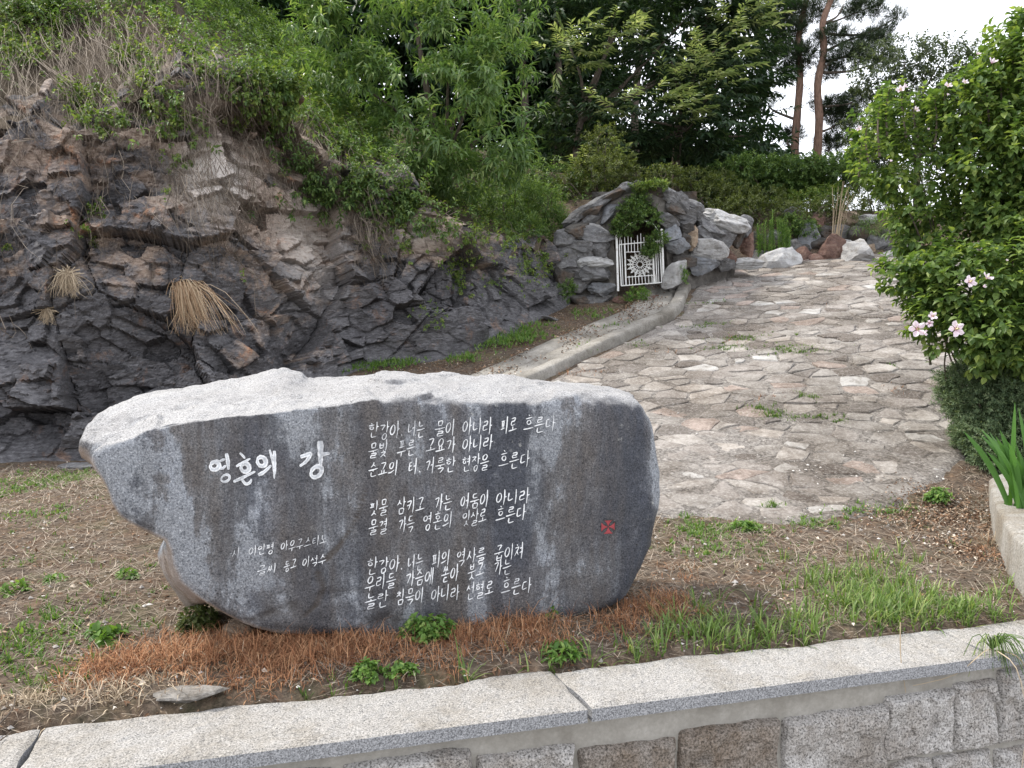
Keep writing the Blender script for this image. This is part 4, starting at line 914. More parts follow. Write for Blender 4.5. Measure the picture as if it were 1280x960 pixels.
def lobe_points(lobes, dens, shell=.55, gap=-.3, gs=1.3, up=.35):
    """lobes: (centre, (rx,ry,rz), weight)"""
    P, Dd = [], []
    for c, r, wgt in lobes:
        n = int(dens*wgt); u = rv(n); rad = (shell+(1-shell)*rng.random(n)**.6)*rng.uniform(.9, 1.12, n)
        lump = 1+.22*fbm(u*1.0+np.array(c), 2.3, 2, 5); p = np.array(c)+u*np.array(r)*(rad*lump)[:, None]
        m = fbm(p, gs, 3, 15) > gap; P.append(p[m]); Dd.append(norm(u*np.array([1, 1, .7])+np.array([0, 0, up])+rng.normal(0, .4, (n, 3)))[m])
    return np.concatenate(P), np.concatenate(Dd)
def pl(px, py, rx, ry, Y, dep=None):
    s = Y/FOC; return (at(px, py, Y), (rx*s, (dep if dep else (rx+ry)/2*s), ry*s), max(.15, rx*ry/2500.))
def limbs(name, base, tops, r0, r1, m, parent, wob=.12, sides=7):
    for t_ in tops:
        b = np.array(base); q = np.array(t_); mid = (b+q)/2+rng.normal(0, wob, 3)*np.linalg.norm(q-b)*.5; P = curve_pts(np.array([b, mid, q]), 10)
        V, F = tubes([P], [np.linspace(r0, r1, 10)], sides); child(add(name, mesh_np(name, V, F, True), m), parent)
M_bark = bark("grey_brown_bark", (.05, .04, .032), (.16, .13, .105)); M_pbark = bark("red_pine_bark", (.10, .06, .045), (.30, .19, .14))
L_chest = leafmat("fresh_lance_leaf", (.07, .135, .042), (.15, .245, .075), (.28, .36, .14), .40, .42, .5)
L_dark = leafmat("dark_pinnate_leaf", (.016, .038, .017), (.035, .068, .03), (.08, .12, .05), .28)
L_pale = leafmat("pale_young_leaf", (.14, .20, .08), (.30, .36, .17), (.50, .54, .32), .35)
L_wood = leafmat("shaded_wood_leaf", (.012, .034, .014), (.028, .062, .022), None, .3)
L_hib = leafmat("rose_of_sharon_leaf", (.06, .115, .032), (.155, .235, .06), (.32, .40, .11), .42)
L_jun = leafmat("juniper_spray", (.075, .12, .065), (.15, .21, .11), (.25, .30, .17), .25)
L_hedge = leafmat("hedge_leaf", (.05, .10, .03), (.11, .18, .05), (.21, .29, .09), .36)
L_olive = leafmat("olive_shrub_leaf", (.045, .065, .02), (.10, .125, .035), (.15, .18, .06), .35)
L_vine = leafmat("vine_leaf", (.07, .125, .03), (.15, .22, .05), (.27, .31, .09), .38)
L_weed = leafmat("weed_leaf", (.065, .14, .03), (.14, .25, .05), (.25, .34, .10), .36)
L_bushy = leafmat("distant_leaf", (.03, .05, .03), (.075, .10, .055), (.14, .17, .10), .35)
L_pine = leafmat("pine_needle", (.022, .04, .022), (.045, .07, .035), (.08, .105, .05), .12)

# ---- lance-leaved tree over the cliff
tr = empty("lance_leaved_tree", tuple(at(560, 262, 13.6)), "bright green tree with drooping lance-shaped leaves leaning over the rock cliff", "tree")
YC = 13.0
lob = [pl(420, 50, 50, 42, YC), pl(490, 40, 60, 44, YC), pl(560, 60, 62, 48, YC), pl(455, 110, 58, 40, YC), pl(525, 120, 62, 42, YC-.3), pl(590, 118, 55, 46, YC-.3), pl(630, 150, 32, 34, YC-.3), pl(620, 90, 38, 36, YC),
       pl(445, 165, 48, 28, YC), pl(500, 190, 52, 30, YC-.3), pl(565, 178, 60, 34, YC-.5), pl(622, 190, 38, 24, YC-.5), pl(480, 225, 42, 22, YC-.3), pl(560, 225, 52, 26, YC-.4), pl(600, 222, 44, 26, YC-.3), pl(380, 18, 40, 36, YC), pl(520, -10, 90, 40, YC), pl(625, 20, 50, 40, YC+.6), pl(440, -20, 70, 40, YC)]
p_, d_ = lobe_points(lob, 115, .66, -.04, 1.9)
V, F = shoots(p_, d_, .22, 13, .205, .056, 1.1, .28, shape='lance', droop=.35)
child(add("crown", mesh_np("crown", V, F), L_chest), tr)
base = at(575, 300, 14.0); V, F = tubes([curve_pts(np.array([base, at(560, 220, 13.6), at(535, 120, 13.2), at(520, 30, 13.1)]), 12)], [np.linspace(.10, .03, 12)], 8)
child(add("trunk", mesh_np("trunk", V, F, True), M_bark), tr)
limbs("branch", at(556, 210, 13.5), [l[0] for l in lob[2:14:1]], .045, .012, M_bark, tr)

# ---- big dark pinnate tree behind the grotto
tr = empty("pinnate_tree", tuple(at(722, 262, 18)), "large dark green spreading tree with feathery leaves behind the grotto", "tree")
YD = 19.0
lob = [pl(700, 30, 52, 40, YD), pl(770, 10, 70, 36, YD), pl(860, 20, 78, 40, YD), pl(925, 45, 45, 40, YD), pl(690, 90, 40, 36, YD), pl(745, 130, 34, 26, YD), pl(838, 70, 44, 28, YD-.5), pl(905, 95, 52, 42, YD-.5), pl(948, 120, 26, 32, YD),
       pl(800, 150, 62, 26, YD-.8), pl(870, 150, 56, 34, YD-.8), pl(930, 170, 34, 26, YD), pl(770, 190, 50, 24, YD-.5), pl(850, 195, 60, 26, YD-.6), pl(915, 205, 44, 18, YD), pl(705, 160, 34, 40, YD), pl(945, 15, 32, 26, YD), pl(800, -40, 120, 36, YD), pl(900, -30, 70, 40, YD)]
p_, d_ = lobe_points(lob, 125, .45, -.22, 1.1)
V1, F1 = shoots(p_, d_*np.array([1, 1, .35])+np.array([0, 0, -.05]), .55, 14, .27, .085, .95, .22, pinn=True, droop=.25)
child(add("crown", mesh_np("crown", V1, F1), L_dark), tr)
lob2 = [pl(800, 128, 62, 12, YD-1.8), pl(850, 138, 40, 11, YD-1.8), pl(862, 104, 34, 14, YD-1.6), pl(720, 60, 36, 30, YD-1.2), pl(775, 38, 30, 16, YD-1.4), pl(890, 80, 40, 30, YD-1.5), pl(745, 205, 34, 30, YD-1.5), pl(930, 30, 40, 24, YD-1)]
p_, d_ = lobe_points(lob2, 70, .2, -.5, 1.1)
V1, F1 = shoots(p_, d_*np.array([1, 1, .2])+np.array([.5, -.3, .1]), .5, 12, .25, .075, .9, .05, pinn=True, droop=.15)
child(add("young_sprays", mesh_np("young_sprays", V1, F1), L_pale), tr)
V, F = tubes([curve_pts(np.array([at(724, 300, 18.2), at(727, 230, 18.2), at(720, 190, 18.4), at(735, 120, 18.8), at(770, 40, 19)]), 14)], [np.linspace(.13, .04, 14)], 8)
child(add("trunk", mesh_np("trunk", V, F, True), M_bark), tr)
limbs("branch", at(728, 150, 18.6), [l[0] for l in lob[:6]]+[at(790, 95, 18.8), at(820, 100, 18.8)], .06, .015, M_bark, tr)
V, F = tubes([curve_pts(np.array([at(850, 290, 19.5), at(845, 200, 19.4), at(860, 120, 19.3), at(885, 20, 19.2)]), 14)], [np.linspace(.14, .05, 14)], 8)
child(add("trunk", mesh_np("trunk", V, F, True), M_bark), tr)
limbs("branch", at(852, 160, 19.3), [l[0] for l in lob[6:14]]+[at(815, 60, 19)], .05, .012, M_bark, tr)

# ---- woods: the mass of trees behind, nobody could count them
lob = [pl(x, y, 62, 56, 25+rng.uniform(-1.5, 1.5)) for x in range(330, 720, 62) for y in (-40, 40, 120, 190)] + [pl(x, y, 62, 56, 22) for x in range(150, 340, 50) for y in (-90, -30, 20)] + [pl(x, y, 50, 34, 24.5) for x in range(650, 960, 42) for y in (205, 250)] + [pl(800, 95, 36, 40, 26), pl(860, 70, 50, 50, 26), pl(905, 110, 44, 44, 26), pl(935, 60, 36, 40, 26), pl(740, 100, 30, 40, 26), pl(930, 165, 30, 24, 26), pl(690, 150, 50, 50, 25), pl(650, 90, 40, 60, 24), pl(640, 20, 60, 60, 24), pl(740, -30, 70, 50, 24), pl(820, -45, 70, 40, 25), pl(720, 175, 46, 40, 25), pl(780, 180, 46, 30, 25), pl(840, 185, 46, 30, 25)]
p_, d_ = lobe_points(lob, 110, .25, -.7, .8)
V, F = shoots(p_, d_, .6, 9, .42, .17, 1.1, .2, droop=.25)
add("woods", mesh_np("woods", V, F), L_wood, kind='stuff', label="dark mass of trees filling the slope behind", cat="woods")
lob = [pl(x, y, 60, 44, 23+rng.uniform(-1, 1)) for x in range(1290, 1900, 55) for y in (190, 260)]
p_, d_ = lobe_points(lob, 90, .3, -.5, .8); V, F = shoots(p_, d_, .5, 8, .3, .11, 1.1, .2, droop=.25)
add("woods", mesh_np("woods", V, F), L_bushy, kind='stuff', label="grey-green belt of trees beyond the right side of the paving", cat="woods")
# dark trunks inside the woods
for i, (x, y0, y1) in enumerate([(660, 270, -20), (692, 270, 10), (800, 270, 30)]):
    t_ = empty("background_tree", tuple(at(x, 285, 23)), ["slim dark trunk in the shade left of the grotto's tree", "dark trunk rising close behind the thin bent trunk", "dark trunk seen through the gap above the grotto"][i], "tree")
    V, F = tubes([curve_pts(np.array([at(x, y0+20, 23), at(x+rng.uniform(-8, 8), (y0+y1)/2, 23), at(x+rng.uniform(-14, 14), y1, 23)]), 12)], [np.linspace(.16, .07, 12)], 7); child(add("trunk", mesh_np("trunk", V, F, True), M_bark), t_)
    p_, d_ = lobe_points([pl(x, y1-10, 50, 40, 23.2)], 60, .3, -.4, 1); V, F = shoots(p_, d_, .5, 9, .35, .12, 1.1, .2); child(add("crown", mesh_np("crown", V, F), L_wood), t_)

# ---- two red pines
def pine(pts, Y, pads, label, nb, seedk):
    t_ = empty("pine_tree", tuple(at(pts[0][0], 300, Y)), label, "pine tree", "pines on the skyline")
    tp = curve_pts(np.array([at(pts[0][0], 310, Y)]+[at(x, y, Y) for x, y in pts]), 22); V, F = tubes([tp], [np.linspace(.14, .075, 22)+.006*np.sin(np.arange(22)*2.1)], 9)
    child(add("trunk", mesh_np("trunk", V, F, True), M_pbark), t_)
    for (x, y, rx, ry, dy) in pads:
        c = at(x, y, Y+dy); i = int(np.argmin(np.abs(tp[:, 2]-(c[2]-.5)))); limbs("branch", tp[i], [c], .05, .015, M_bark, t_, .22, 6)
    P, Dd = lobe_points([(at(x, y, Y+dy), (rx*Y/FOC, rx*Y/FOC*.8, ry*Y/FOC), rx*ry/300.) for x, y, rx, ry, dy in pads], 240, .1, -.35, 1.2, .6)
    V, F = shoots(P, Dd, .20, 20, .17, .020, .95, .0, droop=.05); child(add("needles", mesh_np("needles", V, F), L_pine), t_)
pine([(993, 200), (996, 150), (1000, 100), (998, 50), (1008, 0), (1014, -40)], 24.5, [(985, 40, 22, 10, 0), (970, 62, 16, 8, .3), (1000, 70, 24, 11, -.3), (985, 92, 18, 10, .2), (1010, 15, 22, 10, 0), (975, 10, 26, 12, 0), (1000, 120, 12, 7, .4), (960, 130, 18, 7, .4), (955, 25, 18, 10, .5), (990, 170, 12, 9, .4)],
     "red-barked pine with a straight trunk left of its twin on the skyline", 8, 1)
pine([(1021, 205), (1024, 150), (1022, 105), (1030, 65), (1028, 30), (1042, -10), (1050, -50)], 24.0, [(1040, 45, 22, 8, 0), (1062, 70, 26, 10, -.3), (1085, 55, 22, 9, 0), (1100, 42, 16, 7, .2), (1080, 12, 26, 9, .2), (1120, 22, 10, 5, .2), (1055, 5, 22, 9, 0), (1035, 90, 14, 8, .3), (1040, 135, 24, 9, .3), (1055, 150, 24, 12, .5), (1105, 75, 20, 7, 0), (1040, 180, 18, 10, .4), (1070, 125, 18, 8, .4)],
     "forked red pine with a crooked limb right of its twin on the skyline", 8, 2)
# ---- loose leafy tree behind the rose of Sharon
tr = empty("loose_leafy_tree", tuple(at(1150, 300, 21)), "grey-green loose-crowned tree behind the rose of Sharon", "tree")
lob = [pl(1130, 75, 40, 28, 21), pl(1175, 78, 46, 28, 21), pl(1215, 90, 36, 34, 21), pl(1095, 95, 28, 30, 21), pl(1150, 130, 60, 40, 21), pl(1100, 160, 36, 50, 21), pl(1200, 150, 50, 46, 21), pl(1085, 215, 20, 40, 21.4), pl(1240, 130, 40, 46, 21), pl(1140, 200, 60, 40, 21)]
p_, d_ = lobe_points(lob, 330, .3, -.4, 1.4); V, F = shoots(p_, d_, .22, 9, .13, .065, 1.1, .1); child(add("crown", mesh_np("crown", V, F), L_bushy), tr)
V, F = tubes([curve_pts(np.array([at(1150, 310, 21), at(1146, 220, 21), at(1155, 120, 21)]), 10)], [np.linspace(.14, .04, 10)], 7); child(add("trunk", mesh_np("trunk", V, F, True), M_bark), tr)
limbs("branch", at(1148, 200, 21), [l[0] for l in lob[:7]], .05, .012, M_bark, tr)

# ---- hedge and shrubs above the rockery
def shrub(name, lobes, dens, ln, k, L, W, m, label, cat_, shell=.5, gap=-.5, up=.35, shape='lance', hang=.1, stem=True, gs=2.2, group=None):
    c = np.mean([l[0] for l in lobes], 0); lo = min(l[0][2]-l[1][2] for l in lobes)
    t_ = empty(name, (c[0], c[1], lo), label, cat_, group)
    p_, d_ = lobe_points(lobes, dens*(4.2 if name in ('clipped_hedge', 'low_bush', 'sapling_bush') else 1.5 if name == 'leafy_vine' else 1.0), shell, gap, gs, up); V, F = shoots(p_, d_, ln, k, L, W, 1.0, hang, shape=shape, droop=.2)
    child(add("foliage", mesh_np("foliage", V, F), m), t_)
    if stem and name != 'leafy_vine':
        paths = []; 
        for l in lobes:
            for q in range(3): paths.append(curve_pts(np.array([[l[0][0]*.5+c[0]*.5+rng.normal(0, .05), l[0][1], lo], l[0]+rng.normal(0, .3, 3)*np.array(l[1]), l[0]+rv(1)[0]*np.array(l[1])*.8]), 7))
        V, F = tubes(paths, [np.linspace(.016, .004, 7)]*len(paths), 4); child(add("stems", mesh_np("stems", V, F), M_bark), t_)
    return t_
shrub("clipped_hedge", [pl(x, 222, 24, 23, 17.6, .8) for x in range(915, 1065, 16)], 330, .10, 9, .09, .045, L_hedge, "clipped mid green hedge below the two pine trunks", "hedge", .5, -.7)
shrub("low_bush", [pl(1010, 256, 26, 16, 16.6), pl(1035, 250, 22, 16, 16.6), pl(985, 258, 20, 13, 16.7)], 230, .12, 9, .09, .035, L_vine, "yellow-green bush in front of the clipped hedge", "bush")
shrub("low_bush", [pl(890, 245, 26, 18, 16.4), pl(925, 252, 28, 18, 16.4), pl(905, 232, 24, 14, 16.8), pl(958, 252, 24, 18, 16.6), pl(870, 225, 20, 14, 16.8)], 210, .12, 9, .09, .032, L_olive, "dull olive bush right behind the grotto roof", "bush")
shrub("low_bush", [pl(1085, 250, 26, 26, 16.5), pl(1110, 270, 26, 20, 16.3), pl(1130, 240, 30, 30, 16.5)], 170, .14, 9, .09, .02, L_olive, "wispy grey-green bush at the right end of the rockery", "bush")
shrub("low_bush", [pl(x, 262+(x % 3)*3, 22, 15, 15.9) for x in (905, 930, 955, 980, 1030, 1062)], 170, .12, 9, .08, .03, L_olive, "dark straggly bush along the crest of the rockery", "bush")
shrub("low_bush", [pl(1005, 285, 15, 12, 15.6), pl(988, 283, 12, 12, 15.6)], 220, .09, 9, .07, .03, L_hedge, "small leafy bush beside the tall pale weeds on the rockery", "bush")
# undergrowth left of the grotto, on the slope beneath the trees
shrub("sapling_bush", [pl(640, 250, 40, 24, 13.6), pl(675, 262, 34, 26, 13.8), pl(655, 290, 30, 18, 13.2), pl(690, 290, 18, 26, 13.8)], 200, .12, 10, .10, .022, L_hedge, "soft green bush on the slope left of the grotto", "bush")
shrub("sapling_bush", [pl(735, 225, 26, 26, 15.4), pl(765, 215, 28, 22, 15.6), pl(790, 222, 20, 12, 15.6), pl(712, 240, 16, 24, 15.2), pl(830, 222, 22, 12, 15.8), pl(755, 180, 20, 22, 16)], 150, .12, 10, .09, .035, L_olive, "sparse yellowish bush growing over the grotto roof", "bush")
shrub("leafy_vine", [pl(790, 262, 18, 12, 13.0, .15), pl(808, 272, 20, 12, 12.98, .15), pl(782, 280, 14, 12, 12.98, .12), pl(820, 300, 14, 9, 12.95, .1), pl(812, 312, 9, 6, 12.93, .06), pl(800, 250, 12, 8, 13.1, .12), pl(772, 285, 6, 10, 13.0, .1)], 400, .08, 9, .05, .026, L_hedge, "leafy vine hanging in the arch over the white gate", "vine", .2, -.4)
shrub("leafy_vine", [pl(803, 234, 14, 5, 13.1, .15), pl(822, 232, 12, 5, 13.15, .15)], 500, .06, 8, .05, .026, L_vine, "small bright creeper on the crown of the grotto arch", "vine", .2, -.4)
shrub("bush_tuft", [pl(797, 371, 14, 9, 12.75, .12)], 500, .08, 9, .055, .02, L_weed, "green weeds growing at the foot of the white gate", "weed", .2, -.6, 1.0, stem=False)
shrub("bush_tuft", [pl(709, 362, 9, 10, 12.6, .12)], 500, .07, 9, .05, .024, L_hedge, "dark green tuft at the left foot of the grotto", "weed", .2, -.6, stem=False)
shrub("bush_tuft", [pl(853, 343, 6, 11, 12.9, .08)], 500, .06, 9, .045, .018, L_weed, "green tuft between the leaning pale rock and the kerb", "weed", .2, -.6, 1.0, stem=False)
shrub("bush_tuft", [pl(547, 401, 16, 12, 11.4, .15)], 460, .09, 9, .07, .018, L_hedge, "blue-green tuft growing on the rubble at the cliff foot", "weed", .2, -.6, .9, stem=False)
shrub("grass_clump", [pl(1090, 285, 22, 9, 15.4, .3)], 300, .10, 10, .16, .014, L_hedge, "long-leaved grass clump spilling over the right of the rockery", "grass clump", .2, -.6, .6, stem=False, hang=.4)
# tall pale weeds (upright leafy stems)
gr_ = empty("tall_weeds", tuple(at(962, 325, 15.2)), "upright pale green leafy weeds in front of the rockery bank", "weed")
P, Dd, paths = [], [], []
for i in range(26):
    x = 948+rng.uniform(0, 38); h = rng.uniform(40, 62)*(1-abs(x-966)/60); a_ = at(x, 326, 15.15+rng.uniform(-.15, .2)); b2 = at(x+rng.uniform(-4, 4), 326-h, 15.2); q = curve_pts(np.array([a_, (a_+b2)/2, b2]), 8); paths.append(q)
    for j in range(22): P.append(a_+(b2-a_)*(.12+.88*j/21)); Dd.append((0, 0, 1))
V, F = tubes(paths, [np.linspace(.008, .003, 8)]*len(paths), 4); child(add("stems", mesh_np("stems", V, F), L_weed), gr_)
V, F = shoots(np.array(P), np.array(Dd, float), .04, 4, .085, .016, .9, .0); child(add("foliage", mesh_np("foliage", V, F), L_weed), gr_)
# dry reed stalks
mdry = NB("dry_stalk", .9); rd_ = mdry.island(); M_dry = mdry.col(mdry.ramp(rd_, [(0, (.20, .155, .105)), (.5, (.36, .285, .195)), (1, (.55, .46, .34))]))
mst = NB("grey_dead_stem", .9); M_stem = mst.col(mst.ramp(mst.island(), [(0, (.14, .115, .09)), (.5, (.26, .22, .175)), (1, (.43, .37, .30))]))
mru = NB("rusty_dead_grass", .95); M_rust = mru.col(mru.ramp(mru.island(), [(0, (.12, .052, .028)), (.5, (.29, .13, .062)), (1, (.45, .27, .15))]))
paths = [curve_pts(np.array([at(1040+i*1.2, 300, 15.5), at(1042+i*2+rng.uniform(-4, 4), 265, 15.5), at(1046+i*2.5+rng.uniform(-8, 8), 232+rng.uniform(-6, 14), 15.5)]), 9) for i in range(10)]
V, F = tubes(paths, [np.linspace(.008, .003, 9)]*10, 4); add("dry_reeds", mesh_np("dry_reeds", V, F), M_dry, label="thin tan dry reed stalks standing above the rust-brown rocks", cat="reeds")

# ------------------------------------------------------------------ planter, juniper, iris, rose of Sharon (right)
zt = .30; top = [on_z(1236, 598, zt), on_z(1240, 616, zt), on_z(1246, 636, zt), on_z(1262, 662, zt), on_z(1285, 688, zt)]
dirv = norm(top[-1]-top[-2]); outl = [np.array(p) for p in top]+[top[-1]+dirv*.22+np.array([.05, 0, 0]), top[-1]+dirv*.3+np.array([5, 1.25, 0]), top[0]+np.array([5.6, 2.5, 0]), top[0]+np.array([1.9, 2.4, 0]), top[0]+np.array([.55, .55, 0])]
oc_ = np.array(outl); ctr = oc_.mean(0); n_ = len(oc_); dn = []
for i in range(n_):
    a_ = norm(oc_[i]-oc_[i-1]); b2 = norm(oc_[(i+1) % n_]-oc_[i]); t_ = norm(a_+b2); nn = np.array([-t_[1], t_[0], 0])
    if np.dot(nn, ctr-oc_[i]) < 0: nn = -nn
    dn.append(nn)
dn = np.array(dn)
def dens_(P_, k=14): 
    out = []
    for i in range(len(P_)):
        for j in range(k): out.append(P_[i]*(1-j/k)+P_[(i+1) % len(P_)]*j/k)
    return np.array(out)
ringsP = []
for off_, z_ in ((0, -.05), (0, zt-.02), (.012, zt-.004), (.03, zt), (.20, zt), (.215, zt-.012), (.22, zt-.10)):
    q = dens_(oc_+dn*off_); q[:, 2] = z_; ringsP.append(q+np.stack([fbm(q+z_, 6, 3, 230+i) for i in range(3)], 1)*.009)
Pp = np.concatenate(ringsP); plo = empty("planter", tuple(top[1]*np.array([1, 1, 0])), "raised planting bed with a pale concrete rim at the right edge", "planter")
child(add("rim", mesh_np("rim", Pp, grid_faces(len(ringsP), len(q), True), True), granite('planter_concrete', (.33, .32, .30), (.27, .26, .24), (.14, .135, .125), stain=(.7, .64, .56), mica=90)), plo)
qs = dens_(oc_+dn*.19); qs[:, 2] = zt-.05; cc_ = qs.mean(0); V = np.concatenate([qs, [cc_+np.array([0, 0, .05])]]); m_ = len(qs)
child(add("bed_soil", mesh_py("bed_soil", V, [(i, (i+1) % m_, m_) for i in range(m_)]), M_soil), plo)
YJ = 6.5
shrub("juniper_bush", [pl(1232, 500, 40, 34, YJ+.3, .5), pl(1222, 478, 32, 22, YJ+.3, .4), pl(1262, 520, 44, 48, YJ+.2, .5), pl(1240, 548, 34, 32, YJ+.1, .4), pl(1285, 470, 40, 40, YJ+.4, .5), pl(1250, 572, 22, 18, YJ-.1, .2), pl(1310, 520, 50, 60, YJ+.2, .5)],
      3000, .075, 12, .036, .013, L_jun, "dense dark bluish-green juniper bush between the paving and the planter", "bush", .72, -.9, .5, hang=0)
# rose of Sharon
YH = 7.0
hib = empty("rose_of_sharon", (at(1260, 500, YH)[0], YH, .35), "tall leafy rose of Sharon shrub with scattered pink flowers on the right", "flowering shrub")
lob = [pl(1130, 150, 34, 34, YH+.4), pl(1118, 205, 38, 42, YH+.3), pl(1150, 230, 42, 46, YH+.3), pl(1170, 175, 30, 30, YH+.4), pl(1145, 285, 28, 34, YH+.2), pl(1170, 295, 34, 40, YH+.3), pl(1092, 165, 14, 30, YH+.4),
       pl(1215, 140, 38, 40, YH), pl(1260, 110, 44, 52, YH), pl(1240, 190, 50, 48, YH-.1), pl(1290, 190, 50, 60, YH-.1), pl(1275, 60, 30, 34, YH), pl(1220, 240, 36, 40, YH), pl(1275, 260, 50, 46, YH-.1), pl(1235, 295, 44, 34, YH), pl(1310, 120, 50, 90, YH),
       pl(1140, 345, 34, 22, YH-.1), pl(1185, 345, 44, 34, YH-.3), pl(1230, 360, 50, 40, YH-.5), pl(1280, 350, 50, 50, YH-.5), pl(1190, 395, 42, 36, YH-.4), pl(1235, 415, 50, 38, YH-.6), pl(1280, 420, 48, 44, YH-.6), pl(1215, 440, 34, 24, YH-.5), pl(1170, 375, 30, 24, YH-.3), pl(1265, 440, 40, 26, YH-.6), pl(1320, 300, 50, 120, YH)]
p_, d_ = lobe_points(lob, 165, .62, -.20, 2.6, .55)
V, F = shoots(p_, d_, .13, 9, .082, .056, 1.15, .25, shape='broad', droop=.28); child(add("foliage", mesh_np("foliage", V, F), L_hib), hib)
# long upright shoots breaking the outline
P, Dd, paths = [], [], []
for x, y, h in [(1100, 130, 46), (1112, 110, 40), (1128, 100, 52), (1145, 118, 34), (1168, 120, 44), (1182, 100, 50), (1205, 92, 46), (1222, 78, 60), (1240, 60, 44), (1085, 150, 34), (1262, 40, 40), (1192, 130, 50), (1150, 330, 30), (1078, 175, 26), (1250, 90, 60), (1232, 100, 50), (1215, 310, 40), (1272, 55, 50), (1176, 350, 36), (1160, 410, 26)]:
    a_ = at(x+rng.uniform(-5, 5), y+h+20, YH); b2 = at(x, y, YH+rng.uniform(-.1, .1)); q = curve_pts(np.array([a_, (a_+b2)/2+rng.normal(0, .02, 3), b2]), 8); paths.append(q)
    m_ = int(h/2.6); 
    for j in range(m_): P.append(a_+(b2-a_)*(j/m_)); Dd.append((rng.normal(0, .2), rng.normal(0, .2), 1))
V, F = shoots(np.array(P), np.array(Dd, float), .05, 4, .065, .044, 1.2, .1, shape='broad'); child(add("upright_shoots", mesh_np("upright_shoots", V, F), L_hib), hib)
for l in lob[::2]:
    b0 = np.array([l[0][0]*.12+at(1255, 500, YH)[0]*.88, YH+.1, .3]); paths.append(curve_pts(np.array([b0, (b0+l[0])/2+rng.normal(0, .08, 3), l[0]]), 9))
V, F = tubes(paths, [np.linspace(.012, .004, len(q)) for q in paths], 5); child(add("stems", mesh_np("stems", V, F), M_bark), hib)
mp = NB("pink_petal", .6); r_ = mp.n('ShaderNodeAttribute', attribute_name='rad').outputs['Fac']
cpet = mp.ramp(r_, [(0, (.42, .05, .12)), (.16, (.60, .28, .42)), (.34, (.80, .64, .74)), (1, (.88, .80, .86))]); mp.L.new(cpet, mp.b.inputs['Base Color'])
tr_ = mp.n('ShaderNodeBsdfTranslucent'); mp.L.new(cpet, tr_.inputs[0]); ms_ = mp.n('ShaderNodeMixShader'); ms_.inputs[0].default_value = .3; mp.L.new(mp.b.outputs[0], ms_.inputs[1]); mp.L.new(tr_.outputs[0], ms_.inputs[2]); mp.L.new(ms_.outputs[0], mp.N['Material Output'].inputs[0]); M_pet = mp.m
mym = NB("pale_yellow_stamen", .7); M_yel = mym.col(mym.ramp(mym.noise(50), [(0, (.7, .6, .25)), (1, (.8, .75, .5))]))
def flower(px, py, Y, r, face, close=0.0):
    f = norm(np.array(face, float)); c = at(px, py, Y); a = norm(np.cross(f, [0, 0, 1])); b = np.cross(a, f); V, F, rad = [], [], []
    for k in range(5):
        an = k*2*math.pi/5+rng.uniform(-.1, .1); nb = len(V); tw = rng.uniform(-.08, .08)
        for i in range(5):
            s = i/4; wv = .62*math.sin(min(1, s*1.15+.1)*math.pi*.5)*(1-.55*max(0, s-.7)/.3)
            for j in (-1, -.5, 0, .5, 1):
                ang = an+j*wv+tw; rr_ = r*s*(1-.10*abs(j)**2)*(1-close*.45); h = -r*.22*(1-s)**1.5+r*.16*math.sin(j*3+k)*s + close*r*s*.9
                V.append(c+(a*math.cos(ang)+b*math.sin(ang))*rr_+f*h); rad.append(s)
        for i in range(4):
            for j in range(4): F.append((nb+i*5+j, nb+i*5+j+1, nb+(i+1)*5+j+1, nb+(i+1)*5+j))
    me = mesh_py("flower", V, F, True); attr(me, 'rad', rad); fo = child(add("flower", me, M_pet), hib)
    if close < .5:
        V, F = tubes([np.array([c-f*r*.2, c+f*r*.35])], [np.array([r*.07, r*.10])], 6); so_ = add("stamen", mesh_np("stamen", V, F, True), M_yel); so_.parent = fo; so_.matrix_parent_inverse = Matrix.Translation(-Vector(hib.location)) @ Matrix() ; so_.matrix_parent_inverse = (fo.matrix_parent_inverse.inverted() if False else Matrix())
for px, py, Y, r, fc, cl in [(1147, 411, 6.25, .068, (-.3, -1, .2), 0), (1196, 411, 6.05, .066, (.05, -1, .15), 0), (1213, 352, 6.1, .055, (.1, -1, .35), .1), (1234, 347, 6.05, .055, (.4, -.5, .7), .4), (1166, 395, 6.2, .042, (-.2, -1, .5), .2), (1162, 404, 6.18, .04, (-.4, -.8, -.2), .5), (1155, 416, 6.2, .035, (.6, -.6, 0), .6),
    (1224, 313, 6.4, .03, (-.3, -.8, .5), .6), (1229, 358, 6.05, .025, (.2, -.8, .1), .9), (1126, 112, 7.0, .048, (-.5, -.6, .4), .3), (1131, 108, 7.0, .035, (.5, -.6, .4), .5), (1145, 137, 6.9, .035, (.3, -.8, .3), .4), (1074, 161, 7.1, .036, (-.6, -.8, .2), .5), (1185, 107, 6.8, .04, (0, -.8, .6), .3), (1206, 103, 6.8, .036, (0, -.8, .5), .4),
    (1240, 78, 6.7, .05, (.2, -.6, .8), .6), (1222, 68, 6.8, .03, (.2, -.6, .8), .6), (1184, 119, 6.8, .018, (0, -.8, .5), .9), (1113, 202, 6.7, .02, (0, -.8, .5), .9), (1160, 162, 6.8, .016, (0, -.8, .5), .9), (1258, 326, 6.2, .016, (0, -.8, .5), .9)]:
    flower(px, py, Y, r, fc, cl)
